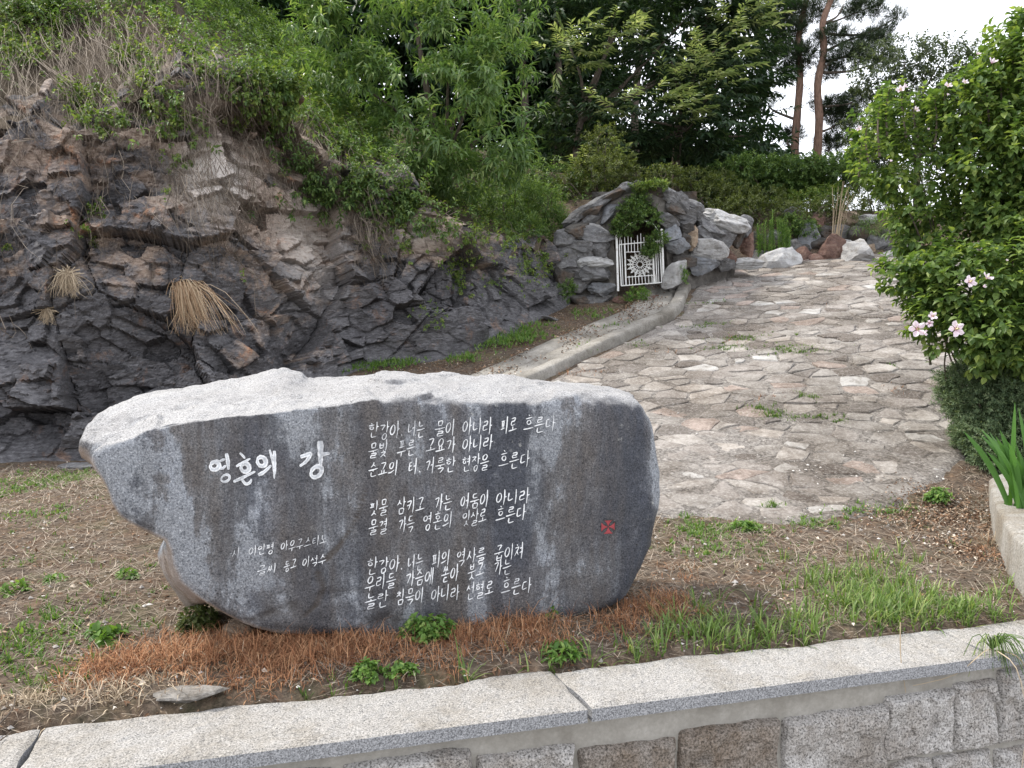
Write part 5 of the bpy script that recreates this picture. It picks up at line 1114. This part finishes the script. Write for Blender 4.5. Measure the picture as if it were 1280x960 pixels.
# iris clump: sword leaves, each one a part
ir = empty("sword_leaf_clump", tuple(on_z(1276, 640, zt)), "clump of broad upright sword-shaped leaves on the corner of the planter", "plant")
lm = leafmat("sword_leaf", (.045, .13, .03), (.10, .23, .05), (.22, .34, .10), .35); bz = on_z(1276, 634, zt)
for i in range(46):
    an = rng.uniform(-.80, .8); L = rng.uniform(.38, .72); out = rng.uniform(-.25, .22); w_ = rng.uniform(.013, .024); n_ = 9
    b0 = bz+np.array([rng.uniform(-.04, .10), rng.uniform(-.06, .12), -.02]); V, F = [], []; face_a = rng.uniform(-.5, .5)
    dx = math.sin(an)*.75; s_ = np.array([math.cos(an), face_a, -math.sin(an)*.8]); s_ = norm(s_)
    for k in range(n_):
        t = k/(n_-1); c = b0+np.array([dx*L*(t*.55+t*t*.35), out*L*t, L*(t-.32*abs(dx)*t*t*1.2)]); wd = w_*(.75+.5*t)*(1-t**4)+.0006
        cr = np.cross(s_, [0, 1, 0]); V += [c-s_*wd, c+np.array([0, -1, 0])*wd*.25, c+s_*wd]
    for k in range(n_-1):
        for j in (0, 1): F.append((k*3+j, k*3+j+1, k*3+j+4, k*3+j+3))
    child(add("sword_leaf", mesh_py("sword_leaf", V, F, True), lm), ir)
V, F = [], []
b0 = on_z(1262, 612, zt+.02); e0 = at(1270, 668, b0[1]-.28)
q = curve_pts(np.array([b0, b0+np.array([.02, -.10, .06]), e0]), 8)
for k, c in enumerate(q): wd = .022*math.sin(.5+k/7*2.6); V += [c-np.array([wd, 0, 0]), c+np.array([0, -.005, .005]), c+np.array([wd, 0, 0])]
for k in range(7):
    for j in (0, 1): F.append((k*3+j, k*3+j+1, k*3+j+4, k*3+j+3))
child(add("sword_leaf", mesh_py("sword_leaf", V, F, True), lm), ir)

# ------------------------------------------------------------------ cliff vegetation
def on_cliff(pxs, pys, off=(.01, .08)):
    P, N = [], []
    for a_, b_ in zip(pxs, pys):
        h_ = probe(a_, b_)
        if h_ is None: continue
        P.append(h_[0]+h_[1]*rng.uniform(*off)); N.append(h_[1])
    return np.array(P), np.array(N)
def patch_pts(lst, dn_):
    X_, Y_ = [], []
    for x, y, rx, ry, f in lst:
        n = int(dn_*f*rx*ry/100); u = rng.normal(0, .55, (n, 2)); X_.append(x+u[:, 0]*rx); Y_.append(y+u[:, 1]*ry)
    return np.concatenate(X_), np.concatenate(Y_)
vp = [(345, 25, 40, 40, 1.6), (300, 12, 60, 22, .7), (370, 60, 28, 40, 1.3), (395, 110, 26, 36, 1.1), (425, 165, 24, 34, .9), (455, 215, 20, 34, .9), (250, 60, 40, 26, .6), (190, 110, 22, 40, .7), (215, 140, 24, 22, .9), (155, 75, 18, 22, .8), (120, 150, 34, 16, 1.2), (100, 120, 44, 14, .8), (30, 75, 36, 16, 1.0), (20, 20, 40, 20, .8),
      (60, 30, 40, 24, .7), (130, 12, 50, 16, .5), (10, 55, 16, 10, 1), (230, 195, 10, 10, .8), (490, 270, 24, 22, .8), (520, 250, 40, 20, .9), (575, 290, 34, 14, .6), (590, 250, 50, 24, 1.0), (640, 290, 40, 26, .9), (575, 340, 10, 18, .5), (505, 295, 10, 18, .5), (285, 100, 30, 30, .5), (330, 90, 22, 40, .6), (420, 60, 30, 60, .9), (470, 120, 40, 60, .5), (440, 10, 60, 30, .8), (670, 330, 24, 14, .6)]
vp += [(x, 30+(x-150)*.42, 34, 34, .8) for x in range(330, 470, 24)]+[(x, y, 46, 26, .7) for x in range(340, 480, 44) for y in (10, 50, 95)]+[(x, y, 30, 16, .5) for x, y in ((150, 40), (210, 30), (260, 90), (230, 160), (300, 150), (60, 60), (180, 75))]
X_, Y_ = patch_pts(vp, 20); P, N = on_cliff(X_, Y_, (.02, .16)); V, F = shoots(P, N+np.array([0, 0, -.3])+rng.normal(0, .5, P.shape), .06, 5, .062, .045, 1.1, .3, shape='broad')
add("climbing_vines", mesh_np("climbing_vines", V, F), L_vine, kind='stuff', label="light green vines trailing over the top of the cliff", cat="vines")
vp2 = [(x, y, 50, 30, .5) for x in range(400, 700, 45) for y in (60, 130, 190, 235)]+[(350, 40, 40, 40, .7), (560, 265, 70, 16, .9), (640, 265, 60, 24, 1), (45, 10, 50, 20, .8), (170, 5, 60, 14, .7), (250, 12, 60, 20, .6), (75, 20, 60, 26, .7), (210, 150, 44, 14, .35)]
vp2 += [(x, y, 50, 30, .9) for x in range(240, 460, 40) for y in (5, 45, 90, 130) if y < (x-190)*.6]+[(700, 215, 44, 34, 1.2), (680, 240, 40, 20, 1)]
vp2 += [(x, y, 60, 40, .35) for x in range(-420, -20, 60) for y in (-60, 0, 60, 110)]
X_, Y_ = patch_pts(vp2, 15); P, N = on_cliff(X_, Y_, (.02, .30)); V, F = shoots(P, N+np.array([0, 0, .3])+rng.normal(0, .5, P.shape), .12, 7, .09, .04, 1.1, .2)
add("slope_undergrowth", mesh_np("slope_undergrowth", V, F), L_hedge, kind='stuff', label="darker leafy undergrowth on the slope above the cliff", cat="undergrowth")
# dry hanging stems
paths, rad = [], []
def hang(x0, y0, dx, dy, r, k=7, bow=0):
    q = []
    lift = rng.uniform(.03, .20)
    for j in range(k):
        t = j/(k-1); h_ = probe(x0+dx*t+bow*math.sin(math.pi*t), y0+dy*t)
        if h_ is None: return
        q.append(h_[0]+h_[1]*lift*(.3+math.sin(math.pi*min(1, t*.8+.2))))
    q = np.array(q); jump = np.abs(np.diff(q[:, 1])).max()
    if jump > .8: return
    paths.append(curve_pts(q, k+3)); rad.append(np.linspace(r, r*.35, k+3))
for i in range(760):
    x = rng.uniform(-10, 360); y = rng.uniform(0, 130)+(x/360)*20; hang(x, y, rng.normal(12, 22), rng.uniform(40, 120), rng.uniform(.0018, .004), bow=rng.normal(0, 14))
for i in range(320):
    x = rng.uniform(225, 430); y = 60+(x-225)*.45+rng.uniform(-20, 50); hang(x, y, rng.normal(22, 16), rng.uniform(60, 150), rng.uniform(.0022, .005), bow=rng.normal(0, 12))
for i in range(170): x = rng.uniform(215, 320); hang(x, rng.uniform(185, 240), rng.normal(26, 12), rng.uniform(60, 120), rng.uniform(.002, .004), bow=rng.normal(0, 12))
for i in range(150): x = rng.uniform(430, 475); hang(x, rng.uniform(230, 280), rng.normal(30, 12), rng.uniform(50, 90), .0035, bow=rng.normal(0, 6))
for i in range(60): x = rng.uniform(540, 690); hang(x, rng.uniform(270, 300), rng.normal(15, 12), rng.uniform(30, 60), .003, bow=rng.normal(0, 6))
for i in range(26): x = rng.uniform(0, 330); hang(x, rng.uniform(190, 260), rng.normal(18, 14), rng.uniform(90, 170), .0035, bow=rng.normal(0, 12))
for x0, y0, dx, dy, b_ in [(25, 180, 35, 200, 6), (130, 225, 2, 80, 0), (150, 190, 80, 110, -20), (225, 210, 15, 70, 4), (265, 275, 60, 105, 14), (0, 370, 40, 60, 0), (5, 260, 12, 90, 3), (310, 330, 8, 90, 4), (175, 60, -20, 50, -30), (40, 170, -25, 60, -6)]: hang(x0, y0, dx, dy, .006, 9, b_)
mcs = NB("weathered_hanging_stem", .9); M_cst = mcs.col(mcs.ramp(mcs.island(), [(0, (.07, .055, .042)), (.5, (.15, .12, .095)), (1, (.31, .265, .215))]))
V, F = tubes(paths, rad, 3); add("dry_stems", mesh_np("dry_stems", V, F), M_cst, kind='stuff', label="tangle of dry hanging stems over the cliff face", cat="dry stems")
def tussock(x, y, n, L, spread, label, lean_=(.3, .1), m=M_dry):
    h_ = probe(x, y); c = h_[0]+h_[1]*.04+np.array([0, -.10, .03]); t_ = empty("dry_tussock", tuple(c), label, "dry grass"); paths = []
    for i in range(n):
        l = L*rng.uniform(.3, 1.15); a_ = rng.normal(lean_[0], spread)*rng.uniform(.2, 1.1); o = rng.uniform(.05, .55)
        paths.append(curve_pts(np.array([c+rng.normal(0, .045, 3)*np.array([1.6, .4, 1.1]), c+np.array([a_*l*.5+rng.normal(0, .02), -o*l*.6, l*rng.uniform(-.12, .12)]), c+np.array([a_*l*.9+rng.normal(0, .03), -o*l*.8, -l*.62]), c+np.array([a_*l*1.1+rng.normal(0, .05), -o*l*.75, -l*1.05])]), 8))
    V, F = tubes(paths, [np.linspace(.0042, .001, 8)]*n, 3); child(add("blades", mesh_np("blades", V, F), m), t_)
M_tus = NB('sunbleached_tussock', .9); M_tus = M_tus.col(M_tus.ramp(M_tus.island(), [(0, (.20, .12, .07)), (.5, (.42, .29, .18)), (1, (.68, .56, .40))]))
tussock(226, 362, 520, .50, .42, "big straw-coloured grass tussock hanging off the dark cliff", (.62, 0), M_tus); tussock(92, 352, 200, .22, .6, "small brown dead tuft on the left of the cliff"); tussock(68, 392, 90, .14, .5, "tiny brown dead tuft low on the left of the cliff")
for x, y, r in ((95, 282, 5), (15, 302, 4), (120, 262, 6)):
    pass
X_, Y_ = patch_pts([(95, 282, 7, 5, 3), (15, 303, 4, 4, 3), (112, 258, 8, 10, 1.5), (122, 262, 8, 8, 1.5), (105, 300, 4, 10, 1), (210, 250, 6, 6, 1), (300, 345, 5, 5, .6), (610, 310, 30, 20, .5), (660, 340, 30, 20, .5), (560, 330, 14, 20, .7), (540, 395, 20, 12, .6), (460, 300, 12, 20, .4), (600, 355, 30, 14, .4)], 20); P, N = on_cliff(X_, Y_, (.03, .1)); V, F = shoots(P, N, .04, 4, .045, .03, 1.1, .2, shape='broad')
add("sprigs", mesh_np("sprigs", V, F), L_vine, kind='stuff', label="small green sprigs in the cracks of the cliff", cat="sprigs")

# ------------------------------------------------------------------ ground cover
def blades(pos, az, L, W, curve, tilt):
    """three-piece grass blades: pos (n,3), azimuth they bend to, length, width, how much they bend over, first tilt"""
    n = len(pos); h = np.stack([np.cos(az), np.sin(az), az*0], 1); s = np.stack([-np.sin(az), np.cos(az), az*0], 1); up = np.array([0, 0, 1.]); c = pos; V = []
    a = tilt
    ws = (1, .8, .5)
    for i in range(3):
        V += [c-s*(W*ws[i])[:, None], c+s*(W*ws[i])[:, None]]; dd = h*np.sin(a)[:, None]+up*np.cos(a)[:, None]; c = c+dd*(L/3)[:, None]; a = a+curve/2
    V.append(c); V = np.stack(V, 1); T = np.array([[0, 1, 2], [1, 3, 2], [2, 3, 4], [3, 5, 4], [4, 5, 6]]); F = (T[None]+(np.arange(n)*7)[:, None, None]).reshape(-1, 3)
    return V.reshape(-1, 3), F
def gpatch(lst, dn_):
    X_, Y_, S_ = [], [], []
    for px, py, rx, ry, f in lst:
        c = surf(px, py); u = surf(px, py-ry); v = surf(px, py+ry); wx = rx*c[1]/FOC; wy = max(.04, (u[1]-v[1])/2); n = max(3, int(dn_*f*rx*ry/60)); g_ = rng.normal(0, .55, (n, 2))
        X_.append(c[0]+g_[:, 0]*wx); Y_.append(c[1]+g_[:, 1]*wy); S_.append(np.exp(-(g_**2).sum(1)*.8))
    return np.concatenate(X_), np.concatenate(Y_), np.concatenate(S_)
def outside(x, y, m=.0):
    return y > yback(np.clip(x, -8, 12))+m
def grass(name, lst, dn_, h, w, m, label, tilt=.35, curve=1.0, zf=GZ, cat_="grass", keep=None):
    x, y, s = gpatch(lst, dn_); k = outside(x, y, .01); x, y, s = x[k], y[k], s[k]; n = len(x)
    if keep is not None: kk_ = keep(x, y); x, y, s = x[kk_], y[kk_], s[kk_]; n = len(x)
    if name == 'rust_grass':
        q_ = fbm(np.stack([x, y, x*0], 1), 3.2, 3, 55) > rng.uniform(-.75, .0, n); x, y, s = x[q_], y[q_], s[q_]; n = len(x)
    cl = max(1, n//13); ci = rng.integers(0, n, cl); own = rng.integers(0, cl, n); az = rng.uniform(0, 2*math.pi, n); rad_ = np.abs(rng.normal(0, h*.16, n)); loose = rng.random(n) < .35
    x = np.where(loose, x, x[ci][own]+np.cos(az)*rad_); y = np.where(loose, y, y[ci][own]+np.sin(az)*rad_); hs = np.where(loose, .6, rng.uniform(.5, 1.3, cl)[own]); s = s*hs
    k = outside(x, y, .01); x, y, s, az = x[k], y[k], s[k], az[k]; n = len(x)
    P = np.stack([x, y, zf(x, y)-.005], 1); V, F = blades(P, az, h*rng.uniform(.45, 1.2, n)*(.5+.5*s), np.full(n, w)*rng.uniform(.6, 1.2, n), rng.uniform(.2, 1, n)*curve, np.abs(rng.normal(0, tilt, n)))
    return add(name, mesh_np(name, V, F), m, kind='stuff', label=label, cat=cat_)
G_gr = leafmat("grass_blade", (.08, .145, .035), (.16, .25, .06), (.33, .38, .15), .32, .5)
G_dk = leafmat("short_weed", (.05, .11, .02), (.11, .19, .035), (.20, .27, .07), .35)
green = [(745, 838, 30, 18, .7), (800, 820, 50, 22, .9), (860, 805, 50, 26, 1.1), (905, 790, 45, 24, 1.0), (960, 795, 60, 20, 1.2), (1010, 785, 50, 24, .9), (1070, 765, 60, 36, 1.4), (1120, 760, 60, 34, 1.5), (1170, 770, 55, 26, 1.4), (1220, 765, 50, 16, 1.1), (1265, 765, 30, 12, .8), (1060, 715, 50, 18, .9), (1130, 735, 50, 18, 1.1), (1110, 700, 30, 12, .7), (1030, 730, 36, 26, .8), (600, 845, 26, 16, .5), (660, 832, 26, 16, .4), (880, 760, 30, 14, .3), (1240, 745, 60, 20, .4)]
grass("grass", green, 13, .15, .0042, G_gr, "bright green grass growing along the back of the coping", .5, 1.3)
grass("grass", [(60, 600, 70, 10, 1), (20, 612, 30, 10, .8), (100, 594, 30, 8, 1), (880, 660, 40, 12, .8), (930, 657, 30, 6, .8), (1020, 656, 40, 6, .5), (60, 640, 60, 12, .25), (890, 685, 50, 12, .35), (55, 790, 60, 30, .15), (1095, 640, 50, 8, .4)], 150, .05, .006, L_weed, "bright green low weeds on the ground behind the engraved boulder", .8, .8)
grass("grass", [(60, 598, 70, 14, 2.2), (100, 600, 40, 10, 2), (20, 608, 40, 10, 1.5), (875, 660, 40, 14, 1.4), (930, 658, 24, 7, 1.6), (1020, 655, 40, 8, 1.1), (865, 690, 50, 12, .9), (1110, 632, 50, 10, .8), (1175, 620, 16, 8, 1), (960, 668, 40, 12, .6), (25, 800, 50, 40, 1.0), (70, 840, 60, 26, .8), (60, 770, 60, 20, .7), (30, 830, 40, 20, .8), (120, 745, 60, 20, .4), (200, 700, 40, 16, .4), (20, 700, 50, 16, .5), (160, 790, 40, 26, .5), (110, 700, 90, 30, .25), (40, 660, 70, 24, .3), (470, 850, 30, 10, 1.2), (440, 860, 24, 8, 1.4), (520, 850, 40, 10, .6), (380, 870, 40, 10, .5), (560, 848, 40, 8, 2.2), (640, 838, 40, 8, 2.2), (330, 874, 40, 6, 1.6), (610, 846, 20, 8, 2), (430, 850, 30, 8, 1.6), (700, 830, 30, 10, 1.5), (200, 740, 70, 40, .15), (1190, 680, 50, 20, .35), (980, 700, 80, 30, .35)], 12, .055, .0042, G_dk, "low green weeds scattered over the dry ground", .7, .8)
G_mx = green
grass("rust_grass", [(150, 830, 60, 18, 1.2), (220, 815, 70, 22, 1.7), (300, 808, 70, 24, 2.0), (360, 815, 60, 24, 2.2), (420, 805, 50, 22, 2.0), (470, 815, 50, 18, 1.4), (120, 850, 50, 16, .8), (330, 845, 60, 14, .9), (575, 795, 24, 16, 1.6), (620, 795, 40, 20, 2.2), (665, 790, 36, 20, 2.2), (700, 800, 40, 18, 1.2), (730, 785, 30, 14, 1.0), (540, 815, 40, 18, .9), (800, 770, 50, 14, 1.3), (840, 755, 36, 14, 1.2), (780, 785, 40, 14, .8), (560, 835, 16, 10, .9), (860, 720, 50, 10, .3), (1255, 700, 34, 16, .5), (720, 466, 30, 5, .9), (910, 425, 40, 5, .4)], 44, .13, .0018, M_rust, "rust-brown dead grass at the foot of the engraved boulder", 1.0, 2.4, cat_="dead grass")
grass("rust_grass", [(300, 812, 34, 10, 2), (420, 800, 30, 10, 2.2), (460, 808, 26, 8, 1.6), (360, 806, 26, 8, 1.6), (640, 788, 26, 10, 2.4), (685, 782, 20, 8, 2), (575, 792, 12, 8, 2), (815, 762, 26, 8, 1.6)], 40, .17, .0016, M_rust, "taller curled rust-brown grass tufts against the engraved boulder", .7, 2.6, cat_="dead grass")
grass("straw", [(250, 815, 90, 16, .7), (420, 812, 60, 12, .5), (640, 800, 60, 12, .4), (1262, 695, 22, 26, 2.2), (100, 870, 70, 14, 1.3), (30, 880, 50, 14, 1.0), (180, 862, 60, 12, 1.0), (880, 730, 60, 14, .4), (560, 860, 60, 8, .7), (1100, 685, 90, 18, .3), (640, 850, 50, 10, .8)], 9, .11, .0022, M_dry, "pale straw standing among the weeds", .8, 1.6, cat_="straw")
# matted straw, litter and crumbs lying on the soil
n = 78000; x = rng.uniform(-5.5, 5.6, n); y = yback(x)+.01+rng.random(n)**1.25*6.0; pf = ~inpoly(x, y, pav); den = fbm(np.stack([x, y, x*0], 1), 1.7, 4, 301); k = pf & (den > rng.uniform(-.8, .3, n)) & (y < 9); x, y = x[k], y[k]; n = len(x)
sc = np.clip(y/4.2, .8, 1.7); V, F = blades(np.stack([x, y, GZ(x, y)+rng.uniform(.001, .014, n)], 1), rng.uniform(0, 6.28, n), rng.uniform(.03, .16, n)*sc**.5, np.full(n, .0015)*sc, rng.normal(0, .35, n), rng.uniform(1.25, 1.6, n))
add("matted_straw", mesh_np("matted_straw", V, F), M_stem, kind='stuff', label="matted dry straw lying on the soil", cat="straw")
n = 15000; x = rng.uniform(-5.5, 5.8, n); y = yback(x)+.01+rng.random(n)**1.2*6.5; pf = ~inpoly(x, y, pav) & (y < 9.5); x, y = x[pf], y[pf]
x2, y2, _ = gpatch([(1190, 640, 50, 26, 2.5), (1140, 650, 60, 14, 1.6), (1210, 690, 40, 20, 1.5), (740, 388, 30, 10, 2.5), (700, 400, 50, 12, 2.0), (640, 425, 60, 12, 2.0), (560, 455, 60, 8, 1.5), (500, 462, 60, 6, 1.5), (730, 370, 24, 6, 1)], 26); x = np.concatenate([x, x2]); y = np.concatenate([y, y2]); n = len(x)
ml = NB("dead_leaf_litter", .9); M_lit = ml.col(ml.ramp(ml.island(), [(0, (.06, .035, .022)), (.4, (.15, .085, .05)), (.75, (.30, .19, .12)), (.93, (.45, .36, .27)), (1, (.6, .55, .48))]))
V, F = leaf_geo(np.stack([x, y, GZ(x, y)+rng.uniform(.002, .016, n)], 1), np.stack([rng.normal(0, 1, n), rng.normal(0, 1, n), rng.normal(0, .25, n)], 1), np.stack([rng.normal(0, .5, n), rng.normal(0, .5, n), np.ones(n)], 1), rng.uniform(.010, .038, n), rng.uniform(.006, .02, n), .3, .3)
add("leaf_litter", mesh_np("leaf_litter", V, F), M_lit, kind='stuff', label="brown leaf litter and bark crumbs on the ground", cat="leaf litter")
n = 2600; i_ = rng.integers(0, len(kc), n); o_ = .2+rng.random(n)**.6*.7; q_ = kc[i_]+side[i_]*o_[:, None]; x, y = q_[:, 0]+rng.normal(0, .03, n), q_[:, 1]+rng.normal(0, .03, n); kk_ = fbm(np.stack([x, y, x*0], 1), 2.2, 3, 88) > rng.uniform(-.25, .25, n); x, y, o_ = x[kk_], y[kk_], o_[kk_]; n = len(x)
V, F = leaf_geo(np.stack([x, y, H(x, y)+.072+.01*(o_ > .55)], 1), np.stack([rng.normal(0, 1, n), rng.normal(0, 1, n), rng.normal(0, .25, n)], 1), np.stack([rng.normal(0, .4, n), rng.normal(0, .4, n), np.ones(n)], 1), rng.uniform(.02, .055, n), rng.uniform(.01, .03, n), .3, .3)
add("leaf_litter", mesh_np("leaf_litter", V, F), M_lit, kind='stuff', label="fallen brown leaves lying on the gutter path", cat="leaf litter")
# gravel crumbs
n = 2600; x = rng.uniform(-5, 5.5, n); y = yback(x)+.02+rng.random(n)**1.3*4.5; x2, y2, _ = gpatch([(1060, 660, 90, 8, 1), (1150, 670, 60, 16, 1), (960, 640, 90, 10, 1.5), (1000, 600, 120, 30, .5)], 4); x = np.concatenate([x, x2]); y = np.concatenate([y, y2]); n = len(x)
oct_ = np.array([[1, 0, 0], [0, 1, 0], [-1, 0, 0], [0, -1, 0], [0, 0, .7], [0, 0, -.5]]); OF = np.array([[0, 1, 4], [1, 2, 4], [2, 3, 4], [3, 0, 4]]); r = (.004+.012*rng.random(n)**3)[:, None, None]
V = np.stack([x, y, GZ(x, y)+.003], 1)[:, None]+(oct_[None]*r*rng.uniform(.5, 1.4, (n, 6, 3))); F = (OF[None]+(np.arange(n)*6)[:, None, None]).reshape(-1, 3)
mv = NB("gravel", .9); M_grav = mv.col(mv.ramp(mv.island(), [(0, (.16, .14, .12)), (.6, (.34, .32, .3)), (1, (.62, .6, .57))])); add("gravel", mesh_np("gravel", V.reshape(-1, 3), F), M_grav, kind='stuff', label="small pale stone crumbs on the soil", cat="gravel")
# weeds in the joints of the paving and on the gutter path
pz = lambda x, y: bed(x, y)
pw = [(885, 407, 40, 3, 1.4), (925, 424, 40, 6, 1.3), (905, 436, 34, 4, 1.2), (985, 440, 40, 6, 1.5), (965, 520, 24, 6, 1.3), (1020, 522, 36, 3, 1.0), (1010, 499, 10, 6, 2.2), (1052, 528, 8, 4, 2), (945, 512, 20, 4, 1), (800, 432, 10, 4, 2), (1110, 458, 5, 5, 1), (965, 633, 12, 5, 1.5), (880, 380, 30, 3, .8)]
grass("joint_weeds", pw, 120, .06, .0045, G_dk, "green weeds in the joints of the paving", .8, .8, pz)
grass("joint_weeds", [(905, 428, 30, 4, 1), (960, 500, 40, 6, .5), (1120, 490, 20, 10, .8), (1170, 450, 14, 14, .6), (1050, 380, 20, 4, .6), (860, 440, 50, 6, .6), (725, 467, 26, 4, 2)], 40, .06, .0025, M_rust, "brown dead weeds in the joints of the paving", .8, 1.2, pz)
grass("path_weeds", [(650, 425, 36, 9, 2), (625, 432, 40, 8, 1.6), (665, 412, 24, 6, 1.4), (580, 452, 24, 6, 2), (590, 430, 30, 6, 1), (740, 395, 26, 6, 1.2), (790, 378, 14, 4, 1.5), (735, 440, 8, 8, .6), (770, 412, 30, 3, .8), (450, 455, 40, 10, 2.2), (490, 458, 40, 8, 1.6), (600, 425, 20, 6, .8), (745, 402, 14, 4, 1)], 90, .09, .007, L_weed, "bright weeds beside the gutter path at the cliff foot", .7, .9, lambda x, y: H(x, y)+.06)
# individual weeds
def weed(px, py, r, h, label, m=L_weed, n=60, L=.03, W=.022, cat_="weed", nm="leafy_weed", dz=.0):
    c = surf(px, py); c[1] = max(c[1], yback(c[0])+.07); c[2] = float(GZ(c[0:1], c[1:2])[0])+dz; t_ = empty(nm, tuple(c), label, cat_)
    u = rv(n); u[:, 2] = np.abs(u[:, 2]); P = c+u*np.array([r, r*.8, h])*(rng.random(n)**.4)[:, None]; V, F = shoots(P, u+np.array([0, 0, .4]), .015, 4, L, W, 1.1, .1, shape='broad'); child(add("leaves", mesh_np("leaves", V, F), m), t_)
    paths = [curve_pts(np.array([c, (c+q)/2+rng.normal(0, .01, 3), q]), 5) for q in P[::3]]; V, F = tubes(paths, [np.linspace(.0022, .001, 5)]*len(paths), 3); child(add("stems", mesh_np("stems", V, F), m), t_)
weed(535, 798, .115, .10, "round green clover-like weed touching the bottom of the engraved boulder", n=110)
weed(690, 772, .02, .07, "single green sprout against the boulder below the red cross", n=7, L=.05, W=.03)
weed(248, 785, .09, .12, "small-leaved olive weed under the overhang of the boulder", L_olive, n=150, L=.028, W=.018)
weed(130, 797, .07, .05, "broad-leaved light green weed left of the rust-brown grass", n=18, L=.05, W=.04)
weed(450, 862, .06, .055, "bushy green weed against the coping below the boulder's middle", n=90, L=.022, W=.018)
weed(496, 856, .06, .022, "flat green weed just right of the bushy one by the coping", n=40, L=.026, W=.022)
weed(710, 846, .07, .035, "flat rosette weed growing at the joint of two coping slabs", n=40, L=.045, W=.018)
weed(1175, 628, .09, .09, "leafy weed on the brown mulch near the planter", n=50, L=.045, W=.03)
weed(932, 660, .09, .04, "low green weed at the lower edge of the paving", n=60, L=.035, W=.026)
weed(160, 720, .05, .03, "small pale weed in the bare soil left of the boulder", n=14, L=.04, W=.03)
weed(18, 745, .06, .04, "small dark weed by the left edge of the bare soil", n=14, L=.05, W=.025)
weed(70, 727, .05, .02, "flat grey-green weed in the bare soil on the left", n=12, L=.05, W=.025)
# lying branch, trailing dry stalks over the coping
def twig(nm, pts, r, m, label, cat_):
    V, F = tubes([curve_pts(np.array(pts), 14)], [np.linspace(r, r*.5, 14)], 6); add(nm, mesh_np(nm, V, F, True), m, label=label, cat=cat_)
zz_ = lambda px, py, z: on_z(px, py, z)
twig("dead_branch", [zz_(-10, 912, .03), zz_(6, 898, .03), zz_(16, 885, .05), zz_(20, 868, .07)], .004, M_bark, "thin dark dead branch at the lower left corner", "branch")
twig("dead_branch", [zz_(-10, 932, .012), zz_(5, 922, .012), zz_(14, 914, .014)], .003, M_bark, "short dark twig lying on the coping at the left edge", "twig")
tp_ = empty("hanging_weed", tuple(on_z(1240, 815, 0)), "green and straw weed hanging from the joint at the right end of the coping", "weed"); q0 = on_z(1240, 812, .0); paths = []
for i in range(46):
    a_ = rng.uniform(-1, 1); l = rng.uniform(.06, .2); paths.append(curve_pts(np.array([q0, q0+np.array([a_*l*.5, -.03, .05+rng.uniform(0, .04)]), q0+np.array([a_*l, -.08, rng.uniform(-.10, .05)])]), 6))
V, F = tubes(paths, [np.linspace(.003, .0012, 6)]*len(paths), 3); child(add("blades", mesh_np("blades", V, F), G_gr), tp_)
f0 = q0+WN*.10; st = [[q0, q0+np.array([-.10, -.10, .03]), q0+np.array([-.22, -.10, -.07]), q0+np.array([-.42, -.14, -.10])], [q0+np.array([-.02, -.06, .02]), f0+np.array([.0, -.03, -.03]), f0+np.array([.05, -.03, -.25]), f0+np.array([.03, -.03, -.55])], [q0, q0+np.array([.06, -.09, 0]), q0+np.array([.16, -.06, -.16])], [q0+np.array([-.46, -.10, .16]), q0+np.array([-.47, -.13, .02]), q0+np.array([-.46, -.16, -.12])]]
V, F = tubes([curve_pts(np.array(s), 10) for s in st], [np.linspace(.0028, .0014, 10)]*len(st), 4); child(add("stalks", mesh_np("stalks", V, F), M_dry), tp_)
# rubble at the cliff foot
for i, (x, y, w_, h_, k_) in enumerate([(480, 440, 46, 16, 'd'), (520, 430, 34, 16, 'g'), (600, 420, 40, 14, 'g'), (655, 395, 30, 12, 'd'), (565, 435, 30, 12, 'b'), (640, 402, 26, 10, 'g'), (690, 395, 34, 8, 'g')]):
    p = surf(x, y+6); lab = ["dark angular block at the cliff foot above the boulder's crest", "grey angular block at the cliff foot beside the dark one", "wide grey block where cliff meets the weeds", "dark block on the litter slope below the grotto", "brown flat block half buried at the cliff foot", "small grey block beside the litter slope", "thin flat grey slab at the upper end of the litter slope"][i]
    s_ = p[1]/FOC*.5; rock("fallen_block", (p[0], p[1]+.05, p[2]+.03), (w_*s_, w_*s_*.8, h_*s_), rng.uniform(-.3, .3), 500+i, M_r[k_], None, label=lab, cat="rock")
